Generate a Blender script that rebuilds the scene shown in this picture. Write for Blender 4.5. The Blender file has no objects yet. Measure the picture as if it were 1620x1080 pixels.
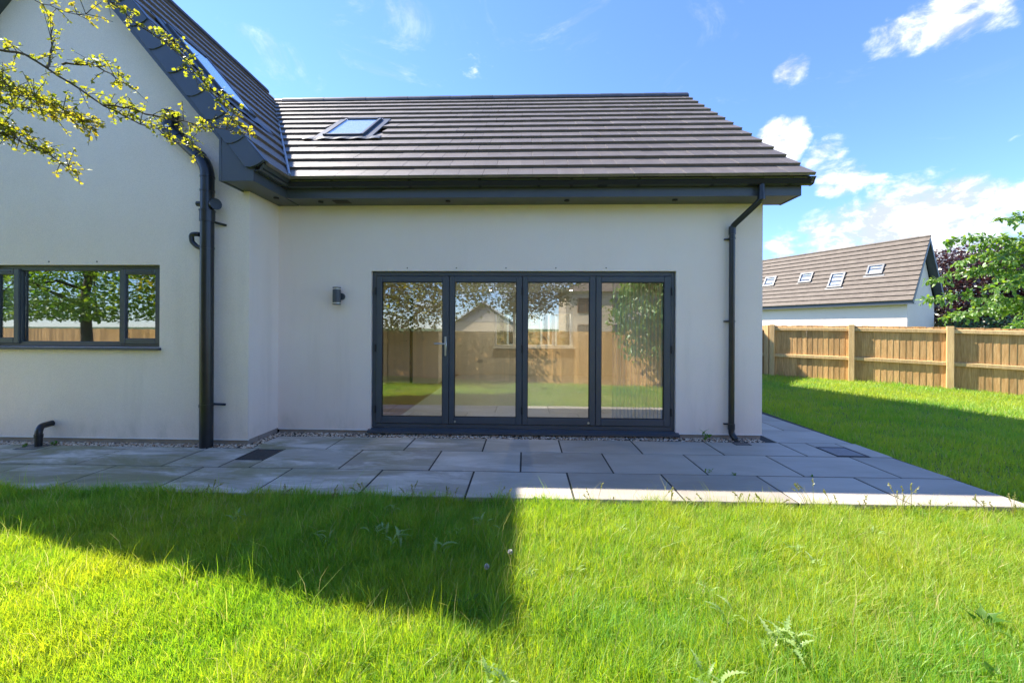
import bpy, bmesh, math, random
import numpy as np
from mathutils import Vector, Matrix
random.seed(7); rng = np.random.default_rng(11)
R = math.radians
scene = bpy.context.scene
COL = scene.collection

# ------------------------------------------------------------------ camera
cam_d = bpy.data.cameras.new('camera'); cam = bpy.data.objects.new('camera', cam_d); COL.objects.link(cam)
cam_d.lens = 14.0; cam_d.sensor_width = 36.0; cam_d.sensor_fit = 'HORIZONTAL'
cam_d.shift_y = -0.013; cam_d.clip_start = 0.05; cam_d.clip_end = 3000
cam.matrix_world = Matrix.Translation((0, 0, 1.40)) @ Matrix.Rotation(R(1.84), 4, 'Z') @ Matrix.Rotation(R(90), 4, 'X') @ Matrix.Rotation(R(0.28), 4, 'Z')
scene.camera = cam

# ------------------------------------------------------------------ sun and sky
SUN = Vector((-5.49, 2.42, 6.49)).normalized()            # direction towards the sun
EL = math.asin(SUN.z); AZ = math.atan2(SUN.x, SUN.y)
sl = bpy.data.lights.new('sun', 'SUN'); sl.energy = 3.7; sl.angle = R(0.53); sl.color = (1.0, 0.93, 0.82)
so = bpy.data.objects.new('sun', sl); COL.objects.link(so)
so.rotation_euler = SUN.to_track_quat('Z', 'Y').to_euler(); so.location = (-20, 10, 25)

world = bpy.data.worlds.new('World'); scene.world = world; world.use_nodes = True
wt = world.node_tree; wt.nodes.clear()
def wn(t, **k):
    n = wt.nodes.new(t)
    for a, b in k.items(): setattr(n, a, b)
    return n
def wmath(op, a, b=None, clamp=False):
    n = wn('ShaderNodeMath', operation=op, use_clamp=clamp)
    for i, v in enumerate((a, b)):
        if v is None: continue
        if isinstance(v, (int, float)): n.inputs[i].default_value = v
        else: wt.links.new(v, n.inputs[i])
    return n.outputs[0]
sky = wn('ShaderNodeTexSky', sky_type='NISHITA', sun_disc=False)
sky.sun_elevation = EL; sky.sun_rotation = AZ; sky.altitude = 50; sky.air_density = 1.0; sky.dust_density = 0.0; sky.ozone_density = 3.0
tc = wn('ShaderNodeTexCoord')
nrm = wn('ShaderNodeVectorMath', operation='NORMALIZE'); wt.links.new(tc.outputs['Generated'], nrm.inputs[0])
D = nrm.outputs[0]
sep = wn('ShaderNodeSeparateXYZ'); wt.links.new(D, sep.inputs[0])
def wnoise(scale, detail, rough, dist=0.0, stretch=(1, 1, 1.6)):
    m = wn('ShaderNodeMapping'); m.inputs['Scale'].default_value = stretch; wt.links.new(D, m.inputs[0])
    n = wn('ShaderNodeTexNoise'); wt.links.new(m.outputs[0], n.inputs['Vector'])
    n.inputs['Scale'].default_value = scale; n.inputs['Detail'].default_value = detail
    n.inputs['Roughness'].default_value = rough; n.inputs['Distortion'].default_value = dist
    return n.outputs['Fac']
n1 = wnoise(5.0, 9, 0.6, 0.15); n2 = wnoise(15.0, 8, 0.62, 0.25); n3 = wnoise(3.2, 8, 0.7, 1.2, (1.2, 0.6, 2.6))
# a low cloud belt, carried on out of view to brighten the shaded walls, and cumulus heaps: (azimuth from +Y towards +X, elevation, angular radius, weight)
CUM = [(32.2, 21.3, 3.6, 1.0), (31.0, 19.6, 3.2, 0.95), (36.6, 18.7, 3.2, 0.85), (37.6, 16.6, 3.6, 0.85), (37.5, 10.5, 6.0, 0.75), (42.5, 10.8, 6.0, 0.92), (46.5, 10.0, 6.5, 0.85), (33.0, 8.5, 5.0, 0.5),
       (51.0, 8.0, 7.0, 0.65), (33.0, 28.0, 2.5, 0.65), (42.6, 28.0, 3.6, 0.5), (43.5, 31.5, 3.0, 0.45), (47.5, 28.0, 4.6, 0.72), (50.0, 30.0, 4.6, 0.72), (39.5, 15.5, 3.0, 0.4),
       (58.0, 10.0, 8.0, 0.5), (75.0, 12.0, 9.0, 0.5), (100.0, 14.0, 9.0, 0.5), (135.0, 12.0, 11.0, 0.5), (160.0, 24.0, 8.0, 0.5), (190.0, 12.0, 10.0, 0.5), (215.0, 22.0, 9.0, 0.5), (240.0, 11.0, 10.0, 0.5), (270.0, 14.0, 9.0, 0.5)]
acc = None
for az, el, rad, wgt in CUM:
    dv = (math.sin(R(az)) * math.cos(R(el)), math.cos(R(az)) * math.cos(R(el)), math.sin(R(el)))
    dn = wn('ShaderNodeVectorMath', operation='DOT_PRODUCT'); wt.links.new(D, dn.inputs[0]); dn.inputs[1].default_value = dv
    mr = wn('ShaderNodeMapRange', interpolation_type='SMOOTHSTEP'); wt.links.new(dn.outputs['Value'], mr.inputs[0])
    mr.inputs[1].default_value = math.cos(R(rad)); mr.inputs[2].default_value = math.cos(R(rad * 0.15)); mr.inputs[3].default_value = 0; mr.inputs[4].default_value = wgt
    acc = mr.outputs[0] if acc is None else wmath('MAXIMUM', acc, mr.outputs[0])
belt = wn('ShaderNodeMapRange', interpolation_type='SMOOTHSTEP'); wt.links.new(sep.outputs['Z'], belt.inputs[0])
belt.inputs[1].default_value = 0.25; belt.inputs[2].default_value = 0.10; belt.inputs[3].default_value = 0.0; belt.inputs[4].default_value = 0.47
acc = wmath('MAXIMUM', acc, belt.outputs[0])
shape = wmath('ADD', wmath('MULTIPLY', n1, 1.5), wmath('MULTIPLY', n2, 1.2))          # about 1.35
dens = wmath('ADD', wmath('SUBTRACT', shape, 1.66), wmath('MULTIPLY', acc, 0.8))
mr = wn('ShaderNodeMapRange', interpolation_type='SMOOTHSTEP'); wt.links.new(dens, mr.inputs[0])
mr.inputs[1].default_value = 0.0; mr.inputs[2].default_value = 0.50; mr.inputs[4].default_value = 0.92
wisp = wn('ShaderNodeMapRange', interpolation_type='SMOOTHSTEP'); wt.links.new(n3, wisp.inputs[0])
wisp.inputs[1].default_value = 0.56; wisp.inputs[2].default_value = 0.86; wisp.inputs[4].default_value = 0.38
cover = wmath('MAXIMUM', mr.outputs[0], wisp.outputs[0])
cover = wmath('MULTIPLY', cover, wmath('GREATER_THAN', sep.outputs['Z'], 0.0))
ccol = wn('ShaderNodeMix', data_type='RGBA')
ccol.inputs[6].default_value = (1.55, 1.66, 1.85, 1); ccol.inputs[7].default_value = (4.2, 4.1, 4.0, 1)
mrc = wn('ShaderNodeMapRange'); wt.links.new(n2, mrc.inputs[0]); mrc.inputs[1].default_value = 0.43; mrc.inputs[2].default_value = 0.68
wt.links.new(mrc.outputs[0], ccol.inputs[0])
SKYTINT = wn('ShaderNodeMix', data_type='RGBA', blend_type='MULTIPLY'); SKYTINT.inputs[0].default_value = 1.0
wt.links.new(sky.outputs[0], SKYTINT.inputs[6]); SKYTINT.inputs[7].default_value = (0.43, 0.515, 0.72, 1)
cm = wn('ShaderNodeMix', data_type='RGBA'); wt.links.new(cover, cm.inputs[0]); wt.links.new(SKYTINT.outputs[2], cm.inputs[6]); wt.links.new(ccol.outputs[2], cm.inputs[7])
bg = wn('ShaderNodeBackground'); bg.inputs['Strength'].default_value = 0.15; wt.links.new(cm.outputs[2], bg.inputs['Color'])
wo = wn('ShaderNodeOutputWorld'); wt.links.new(bg.outputs[0], wo.inputs[0])

scene.view_settings.view_transform = 'Standard'; scene.view_settings.look = 'None'
scene.view_settings.gamma = 1.0; scene.view_settings.use_curve_mapping = False
scene.view_settings.exposure = 1.85
scene.render.engine = 'CYCLES'
scene.cycles.max_bounces = 10; scene.cycles.transparent_max_bounces = 24; scene.cycles.transmission_bounces = 8
scene.cycles.use_denoising = True
scene.cycles.caustics_reflective = False; scene.cycles.caustics_refractive = False

# ------------------------------------------------------------------ materials
MATS = {}
def material(name, c1, c2=None, scale=6.0, rough=0.6, bump=0.0, bscale=80.0, rnd=0.0, metallic=0.0, spec=0.5,
             stretch=(1, 1, 1), coords='Object', detail=5, ramp=(0.35, 0.65), fine=None, bdist=0.01):
    m = bpy.data.materials.new(name); m.use_nodes = True; MATS[name] = m
    t = m.node_tree; b = t.nodes['Principled BSDF']
    b.inputs['Roughness'].default_value = rough; b.inputs['Metallic'].default_value = metallic
    b.inputs['Specular IOR Level'].default_value = spec
    if c2 is None: c2 = c1
    if coords == 'World':
        g = t.nodes.new('ShaderNodeNewGeometry'); vec = g.outputs['Position']
    else:
        g = t.nodes.new('ShaderNodeTexCoord'); vec = g.outputs['Object']
    oi = t.nodes.new('ShaderNodeObjectInfo')
    off = t.nodes.new('ShaderNodeVectorMath'); off.operation = 'ADD'; t.links.new(vec, off.inputs[0])
    if rnd > 0:
        ml = t.nodes.new('ShaderNodeMath'); ml.operation = 'MULTIPLY'; ml.inputs[1].default_value = 37.0
        t.links.new(oi.outputs['Random'], ml.inputs[0]); t.links.new(ml.outputs[0], off.inputs[1])
    mp = t.nodes.new('ShaderNodeMapping'); mp.inputs['Scale'].default_value = stretch; t.links.new(off.outputs[0], mp.inputs[0])
    n = t.nodes.new('ShaderNodeTexNoise'); n.inputs['Scale'].default_value = scale; n.inputs['Detail'].default_value = detail; n.inputs['Roughness'].default_value = 0.62
    t.links.new(mp.outputs[0], n.inputs['Vector'])
    mr = t.nodes.new('ShaderNodeMapRange'); mr.inputs[1].default_value = ramp[0]; mr.inputs[2].default_value = ramp[1]; t.links.new(n.outputs['Fac'], mr.inputs[0])
    fac = mr.outputs[0]
    mx = t.nodes.new('ShaderNodeMix'); mx.data_type = 'RGBA'
    mx.inputs[6].default_value = (*c1, 1); mx.inputs[7].default_value = (*c2, 1); t.links.new(fac, mx.inputs[0])
    out = mx.outputs[2]
    if fine:                                                    # fine speckle on top: (scale, strength)
        nf = t.nodes.new('ShaderNodeTexNoise'); nf.inputs['Scale'].default_value = fine[0]; nf.inputs['Detail'].default_value = 3
        t.links.new(mp.outputs[0], nf.inputs['Vector'])
        ff = t.nodes.new('ShaderNodeMapRange'); ff.inputs[1].default_value = 0.3; ff.inputs[2].default_value = 0.7
        ff.inputs[3].default_value = 1 - fine[1]; ff.inputs[4].default_value = 1 + fine[1]; t.links.new(nf.outputs['Fac'], ff.inputs[0])
        hv = t.nodes.new('ShaderNodeHueSaturation'); t.links.new(out, hv.inputs['Color']); t.links.new(ff.outputs[0], hv.inputs['Value']); out = hv.outputs[0]
    if rnd > 0:
        rr = t.nodes.new('ShaderNodeMapRange'); rr.inputs[3].default_value = 1 - rnd; rr.inputs[4].default_value = 1 + rnd; t.links.new(oi.outputs['Random'], rr.inputs[0])
        hv = t.nodes.new('ShaderNodeHueSaturation'); t.links.new(out, hv.inputs['Color']); t.links.new(rr.outputs[0], hv.inputs['Value']); out = hv.outputs[0]
    t.links.new(out, b.inputs['Base Color'])
    if bump > 0:
        nb = t.nodes.new('ShaderNodeTexNoise'); nb.inputs['Scale'].default_value = bscale; nb.inputs['Detail'].default_value = 4
        t.links.new(mp.outputs[0], nb.inputs['Vector'])
        bp = t.nodes.new('ShaderNodeBump'); bp.inputs['Strength'].default_value = bump; bp.inputs['Distance'].default_value = bdist
        t.links.new(nb.outputs['Fac'], bp.inputs['Height']); t.links.new(bp.outputs[0], b.inputs['Normal'])
    return m
material('render', (0.92, 0.79, 0.68), (0.94, 0.825, 0.725), scale=0.9, rough=0.92, bump=0.9, bscale=130, coords='World', fine=(150, 0.07), spec=0.2)
def weather(m):
    t = m.node_tree; b = t.nodes['Principled BSDF']; src = b.inputs['Base Color'].links[0].from_socket
    g = t.nodes.new('ShaderNodeNewGeometry'); sx_ = t.nodes.new('ShaderNodeSeparateXYZ'); t.links.new(g.outputs['Position'], sx_.inputs[0])
    def rng_(sock, a, b_, c, d):
        q = t.nodes.new('ShaderNodeMapRange'); q.interpolation_type = 'SMOOTHSTEP'; q.inputs[1].default_value = a; q.inputs[2].default_value = b_; q.inputs[3].default_value = c; q.inputs[4].default_value = d; t.links.new(sock, q.inputs[0]); return q.outputs[0]
    def mul(a, b_):
        q = t.nodes.new('ShaderNodeMath'); q.operation = 'MULTIPLY'; t.links.new(a, q.inputs[0]); t.links.new(b_, q.inputs[1]); return q.outputs[0]
    for sc_, lo, hi, zt, st, col, st3 in ((3.5, .46, .72, .36, .34, (.42, .39, .28), (1, 1, .45)), (1.3, .50, .74, 3.4, .22, (.55, .47, .38), (2.2, 2.2, .22)), (60, .66, .72, .30, .6, (.30, .24, .16), (1, 1, 1))):
        mp = t.nodes.new('ShaderNodeMapping'); mp.inputs['Scale'].default_value = st3; t.links.new(g.outputs['Position'], mp.inputs[0])
        n = t.nodes.new('ShaderNodeTexNoise'); n.inputs['Scale'].default_value = sc_; n.inputs['Detail'].default_value = 7; n.inputs['Roughness'].default_value = .65; t.links.new(mp.outputs[0], n.inputs['Vector'])
        f = mul(rng_(n.outputs['Fac'], lo, hi, 0, st), rng_(sx_.outputs['Z'], zt * .25, zt, 1, 0))
        mx = t.nodes.new('ShaderNodeMix'); mx.data_type = 'RGBA'; t.links.new(f, mx.inputs[0]); t.links.new(src, mx.inputs[6]); mx.inputs[7].default_value = (*col, 1); src = mx.outputs[2]
    t.links.new(src, b.inputs['Base Color'])
weather(MATS['render'])
material('plinth', (0.30, 0.26, 0.22), (0.38, 0.33, 0.28), scale=9, rough=0.95, bump=0.6, bscale=90, coords='World')
material('plaster', (0.74, 0.69, 0.60), (0.77, 0.72, 0.63), scale=1.2, rough=0.9)
material('ceiling_paint', (0.75, 0.75, 0.73), None, rough=0.9)
material('anthracite', (0.064, 0.074, 0.084), (0.074, 0.084, 0.096), scale=3, rough=0.42, coords='World', spec=0.45)
material('upvc_dark', (0.046, 0.060, 0.072), (0.060, 0.074, 0.086), scale=2.2, rough=0.36, coords='World')
material('pipe_black', (0.013, 0.015, 0.017), (0.020, 0.023, 0.026), scale=7, rough=0.30, coords='World')
material('gutter_pvc', (0.055, 0.062, 0.060), (0.070, 0.078, 0.076), scale=3, rough=0.28, coords='World')
material('gasket', (0.008, 0.008, 0.009), None, rough=0.6)
material('steel', (0.62, 0.62, 0.60), None, rough=0.28, metallic=1.0)
material('white_plastic', (0.78, 0.78, 0.76), None, rough=0.45)
material('roof_tile', (0.138, 0.112, 0.086), (0.182, 0.150, 0.118), scale=5, rough=0.50, bump=0.35, bscale=120, rnd=0.09, fine=(60, 0.10), spec=0.6)
material('roof_felt', (0.02, 0.02, 0.02), None, rough=0.95)
material('ridge_tile', (0.045, 0.046, 0.048), (0.065, 0.066, 0.068), scale=8, rough=0.55, rnd=0.1)
material('lead', (0.30, 0.31, 0.32), (0.38, 0.39, 0.40), scale=9, rough=0.5, metallic=0.3)
material('flashing', (0.055, 0.063, 0.072), (0.075, 0.084, 0.095), scale=9, rough=0.45)
material('slab_joint', (0.028, 0.026, 0.022), (0.06, 0.055, 0.045), scale=20, rough=0.95, coords='World')
material('drain', (0.03, 0.032, 0.034), (0.055, 0.056, 0.058), scale=30, rough=0.5, coords='World')
material('manhole', (0.16, 0.16, 0.16), (0.23, 0.225, 0.22), scale=25, rough=0.6, coords='World')
material('far_tile', (0.115, 0.09, 0.068), (0.155, 0.125, 0.096), scale=3, rough=0.7, coords='World', fine=(9, 0.10))
material('far_render', (0.80, 0.66, 0.56), (0.84, 0.70, 0.60), scale=0.8, rough=0.9, coords='World')
material('buff', (0.55, 0.43, 0.30), (0.60, 0.48, 0.34), scale=2, rough=0.9, coords='World')
material('brown_tile', (0.09, 0.065, 0.05), (0.13, 0.10, 0.08), scale=3, rough=0.8, coords='World')
material('brown_frame', (0.16, 0.075, 0.03), None, rough=0.5)
material('weatherboard', (0.26, 0.24, 0.22), (0.33, 0.31, 0.28), scale=4, rough=0.8, rnd=0.08)
material('stone', (0.42, 0.32, 0.18), (0.60, 0.49, 0.31), scale=4, rough=0.9, bump=0.6, bscale=14, rnd=0.22)
material('dark_room', (0.05, 0.05, 0.05), None, rough=0.9)
material('soil', (0.13, 0.18, 0.03), (0.20, 0.23, 0.05), scale=14, rough=1.0, coords='World')
material('field', (0.07, 0.11, 0.03), (0.10, 0.14, 0.04), scale=0.6, rough=1.0, coords='World')
material('bark', (0.075, 0.058, 0.042), (0.12, 0.10, 0.08), scale=18, rough=0.9, bump=0.8, bscale=40, stretch=(1, 1, 0.3))
material('wood_floor', (0.17, 0.088, 0.045), (0.22, 0.12, 0.065), scale=5, rough=0.4, stretch=(6, 0.7, 1), coords='World')
material('floor_tile', (0.40, 0.39, 0.37), (0.44, 0.43, 0.41), scale=2, rough=0.35, coords='World')
material('blind', (0.80, 0.80, 0.77), None, rough=0.85)
material('pebble', (0.46, 0.29, 0.17), (0.80, 0.70, 0.56), scale=28, rough=0.8, coords='World', ramp=(0.4, 0.6), detail=1)
material('door_paint', (0.60, 0.58, 0.53), None, rough=0.5)
bm_ = material('bulb', (0.8, 0.8, 0.8)); bm_.node_tree.nodes['Principled BSDF'].inputs['Emission Color'].default_value = (1, .85, .62, 1); bm_.node_tree.nodes['Principled BSDF'].inputs['Emission Strength'].default_value = 12
def wood(name, c1, c2, rnd):
    m = material(name, c1, c2, scale=5.0, rough=0.78, rnd=rnd, stretch=(9, 9, 0.7), bump=0.35, bscale=22, ramp=(0.32, 0.68), detail=8, fine=(2.2, 0.12))
    return m
wood('fence_wood', (0.42, 0.22, 0.07), (0.64, 0.39, 0.165), 0.26)
wood('fence_rail', (0.52, 0.33, 0.135), (0.66, 0.46, 0.225), 0.10)
def slab_material():                                            # riven grey sandstone with pale drifts and green algae
    m = material('slab', (0.345, 0.305, 0.245), (0.43, 0.385, 0.315), scale=2.2, rough=0.62, rnd=0.20, coords='World', stretch=(0.55, 1.5, 1), bump=0.35, bscale=26, detail=7)
    t = m.node_tree; b = t.nodes['Principled BSDF']; src = b.inputs['Base Color'].links[0].from_socket
    g = t.nodes.new('ShaderNodeNewGeometry')
    for sc_, lo, hi, col, st, xr in ((1.5, 0.44, 0.62, (0.72, 0.66, 0.58), 0.85, (0.9, -1.2)), (1.1, 0.42, 0.60, (0.23, 0.22, 0.10), 0.85, (0.0, -3.0))):
        mp = t.nodes.new('ShaderNodeMapping'); mp.inputs['Scale'].default_value = (0.8, 2.4, 1); mp.inputs['Location'].default_value = (sc_ * 9, 3, 0); t.links.new(g.outputs['Position'], mp.inputs[0])
        n = t.nodes.new('ShaderNodeTexNoise'); n.inputs['Scale'].default_value = sc_; n.inputs['Detail'].default_value = 9; n.inputs['Roughness'].default_value = 0.7; n.inputs['Distortion'].default_value = 0.6
        t.links.new(mp.outputs[0], n.inputs['Vector'])
        mr = t.nodes.new('ShaderNodeMapRange'); mr.interpolation_type = 'SMOOTHSTEP'; mr.inputs[1].default_value = lo; mr.inputs[2].default_value = hi; mr.inputs[4].default_value = st; t.links.new(n.outputs['Fac'], mr.inputs[0])
        f = mr.outputs[0]
        if xr:                                                   # algae grows on the damp left end of the patio
            sx = t.nodes.new('ShaderNodeSeparateXYZ'); t.links.new(g.outputs['Position'], sx.inputs[0])
            mx_ = t.nodes.new('ShaderNodeMapRange'); mx_.inputs[1].default_value = xr[0]; mx_.inputs[2].default_value = xr[1]; t.links.new(sx.outputs['X'], mx_.inputs[0])
            mu = t.nodes.new('ShaderNodeMath'); mu.operation = 'MULTIPLY'; t.links.new(f, mu.inputs[0]); t.links.new(mx_.outputs[0], mu.inputs[1]); f = mu.outputs[0]
        mix = t.nodes.new('ShaderNodeMix'); mix.data_type = 'RGBA'; t.links.new(f, mix.inputs[0]); t.links.new(src, mix.inputs[6]); mix.inputs[7].default_value = (*col, 1); src = mix.outputs[2]
    t.links.new(src, b.inputs['Base Color'])
slab_material()
def leaf_material(name, diff, trans, gloss=0.06, dry=None, tw=0.5):
    """two-sided leaf: diffuse + translucent, every blade or leaf tinted by its own 'tint' attribute"""
    m = bpy.data.materials.new(name); m.use_nodes = True; MATS[name] = m; t = m.node_tree; t.nodes.clear()
    at = t.nodes.new('ShaderNodeAttribute'); at.attribute_name = 'tint'
    def mixc(a, b):
        x = t.nodes.new('ShaderNodeMix'); x.data_type = 'RGBA'; x.inputs[6].default_value = (*a, 1); x.inputs[7].default_value = (*b, 1); t.links.new(at.outputs['Fac'], x.inputs[0]); o_ = x.outputs[2]
        if dry:
            q = t.nodes.new('ShaderNodeMapRange'); q.inputs[1].default_value = 0.9; q.inputs[2].default_value = 1.0; t.links.new(at.outputs['Fac'], q.inputs[0])
            y_ = t.nodes.new('ShaderNodeMix'); y_.data_type = 'RGBA'; t.links.new(q.outputs[0], y_.inputs[0]); t.links.new(o_, y_.inputs[6]); y_.inputs[7].default_value = (*dry, 1); o_ = y_.outputs[2]
        return o_
    d = t.nodes.new('ShaderNodeBsdfDiffuse'); t.links.new(mixc(*diff), d.inputs[0])
    tr = t.nodes.new('ShaderNodeBsdfTranslucent'); t.links.new(mixc(*trans), tr.inputs[0])
    mx = t.nodes.new('ShaderNodeMixShader'); mx.inputs[0].default_value = tw; t.links.new(d.outputs[0], mx.inputs[1]); t.links.new(tr.outputs[0], mx.inputs[2])
    g = t.nodes.new('ShaderNodeBsdfGlossy'); g.inputs['Roughness'].default_value = 0.42; g.inputs[0].default_value = (0.9, 0.95, 0.85, 1)
    m2 = t.nodes.new('ShaderNodeMixShader'); m2.inputs[0].default_value = gloss; t.links.new(mx.outputs[0], m2.inputs[1]); t.links.new(g.outputs[0], m2.inputs[2])
    o = t.nodes.new('ShaderNodeOutputMaterial'); t.links.new(m2.outputs[0], o.inputs[0]); return m
leaf_material('grass', ((0.15, 0.38, 0.07), (0.42, 0.48, 0.08)), ((0.33, 0.62, 0.018), (0.78, 0.80, 0.022)), gloss=0.025, tw=0.55, dry=(0.62, 0.52, 0.24))
leaf_material('seed_grass', ((0.22, 0.24, 0.07), (0.36, 0.32, 0.13)), ((0.40, 0.45, 0.08), (0.5, 0.45, 0.15)))
leaf_material('thistle', ((0.24, 0.37, 0.11), (0.36, 0.47, 0.18)), ((0.36, 0.58, 0.09), (0.46, 0.64, 0.13)), gloss=0.03, tw=0.45)
leaf_material('dock', ((0.07, 0.16, 0.03), (0.12, 0.22, 0.05)), ((0.2, 0.42, 0.04), (0.3, 0.5, 0.06)), gloss=0.015)
leaf_material('hawthorn_leaf', ((0.07, 0.11, 0.012), (0.16, 0.15, 0.02)), ((0.42, 0.50, 0.015), (0.70, 0.55, 0.03)), gloss=0.05, tw=0.55)
leaf_material('cherry_leaf', ((0.07, 0.17, 0.02), (0.15, 0.25, 0.03)), ((0.22, 0.48, 0.02), (0.50, 0.62, 0.04)), gloss=0.06)
leaf_material('beech_leaf', ((0.022, 0.010, 0.014), (0.075, 0.025, 0.03)), ((0.04, 0.012, 0.015), (0.18, 0.04, 0.04)), gloss=0.10, tw=0.4)
leaf_material('hedge_leaf', ((0.03, 0.06, 0.015), (0.07, 0.11, 0.03)), ((0.06, 0.14, 0.02), (0.14, 0.24, 0.03)), gloss=0.06)
leaf_material('conifer_leaf', ((0.04, 0.08, 0.025), (0.09, 0.13, 0.04)), ((0.08, 0.16, 0.03), (0.16, 0.24, 0.05)), gloss=0.05)
leaf_material('fluff', ((0.75, 0.75, 0.72), (0.8, 0.8, 0.78)), ((0.7, 0.7, 0.68), (0.8, 0.8, 0.78)))
def glass_material(name, refl, tint, rough=0.0):
    m = bpy.data.materials.new(name); m.use_nodes = True; MATS[name] = m; t = m.node_tree; t.nodes.clear()
    lw = t.nodes.new('ShaderNodeLayerWeight'); lw.inputs['Blend'].default_value = 0.5        # Schlick: the same from either face of the pane
    fr = t.nodes.new('ShaderNodeMath'); fr.operation = 'POWER'; fr.inputs[1].default_value = 5.0; t.links.new(lw.outputs['Facing'], fr.inputs[0])
    mr = t.nodes.new('ShaderNodeMapRange'); mr.inputs[1].default_value = 0.0; mr.inputs[2].default_value = 1.0; mr.inputs[3].default_value = refl; mr.inputs[4].default_value = 1.0; t.links.new(fr.outputs[0], mr.inputs[0])
    tr = t.nodes.new('ShaderNodeBsdfTransparent'); tr.inputs[0].default_value = (*tint, 1)
    g = t.nodes.new('ShaderNodeBsdfGlossy'); g.inputs['Roughness'].default_value = rough; g.inputs[0].default_value = (0.95, 0.97, 0.97, 1)
    mx = t.nodes.new('ShaderNodeMixShader'); t.links.new(mr.outputs[0], mx.inputs[0]); t.links.new(tr.outputs[0], mx.inputs[1]); t.links.new(g.outputs[0], mx.inputs[2])
    o = t.nodes.new('ShaderNodeOutputMaterial'); t.links.new(mx.outputs[0], o.inputs[0])
glass_material('glazing', 0.20, (0.93, 0.95, 0.94))
glass_material('roof_glass', 0.10, (0.92, 0.95, 0.96))

# ------------------------------------------------------------------ builders
ORG = {}
def tag(o, label, cat, group=None, kind=None):
    if label: o['label'] = label
    if cat: o['category'] = cat
    if group: o['group'] = group
    if kind: o['kind'] = kind
    return o
def empty(name, loc, label, cat, group=None, kind=None):
    o = bpy.data.objects.new(name, None); COL.objects.link(o); o.location = loc; o.empty_display_size = 0.2
    ORG[o.name] = Vector(loc); return tag(o, label, cat, group, kind)
def link_mesh(name, me, mat, parent=None, origin=(0, 0, 0)):
    o = bpy.data.objects.new(name, me); COL.objects.link(o)
    if mat and not me.materials: me.materials.append(MATS[mat])
    if parent is not None: o.parent = parent; ORG[o.name] = ORG[parent.name]
    else: o.location = origin; ORG[o.name] = Vector(origin)
    return o
def np_mesh(name, V, faces_flat, sizes, tint=None):
    me = bpy.data.meshes.new(name); V = np.ascontiguousarray(V, np.float32)
    me.vertices.add(len(V)); me.vertices.foreach_set('co', V.ravel())
    me.loops.add(len(faces_flat)); me.loops.foreach_set('vertex_index', np.ascontiguousarray(faces_flat, np.int32))
    starts = np.concatenate(([0], np.cumsum(sizes)[:-1])).astype(np.int32)
    me.polygons.add(len(sizes)); me.polygons.foreach_set('loop_start', starts); me.polygons.foreach_set('loop_total', np.ascontiguousarray(sizes, np.int32))
    me.update(calc_edges=True)
    if tint is not None:
        a = me.attributes.new('tint', 'FLOAT', 'POINT'); a.data.foreach_set('value', np.ascontiguousarray(tint, np.float32))
    return me
def _chamfer_template():
    bm = bmesh.new()
    for sx in (-1, 1):
        for sy in (-1, 1):
            for sz in (-1, 1):
                for k in range(3):
                    p = [sx * .7, sy * .7, sz * .7]; p[k] = (sx, sy, sz)[k] * 1.0; bm.verts.new(p)
    bm.verts.index_update(); bmesh.ops.convex_hull(bm, input=bm.verts); bm.verts.index_update()
    bmesh.ops.dissolve_limit(bm, angle_limit=0.01, verts=bm.verts, edges=bm.edges)
    bm.verts.ensure_lookup_table(); bm.verts.index_update()
    co = [tuple(v.co) for v in bm.verts]; fs = [[v.index for v in f.verts] for f in bm.faces]; bm.free(); return co, fs
CH_CO, CH_F = _chamfer_template()
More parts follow.
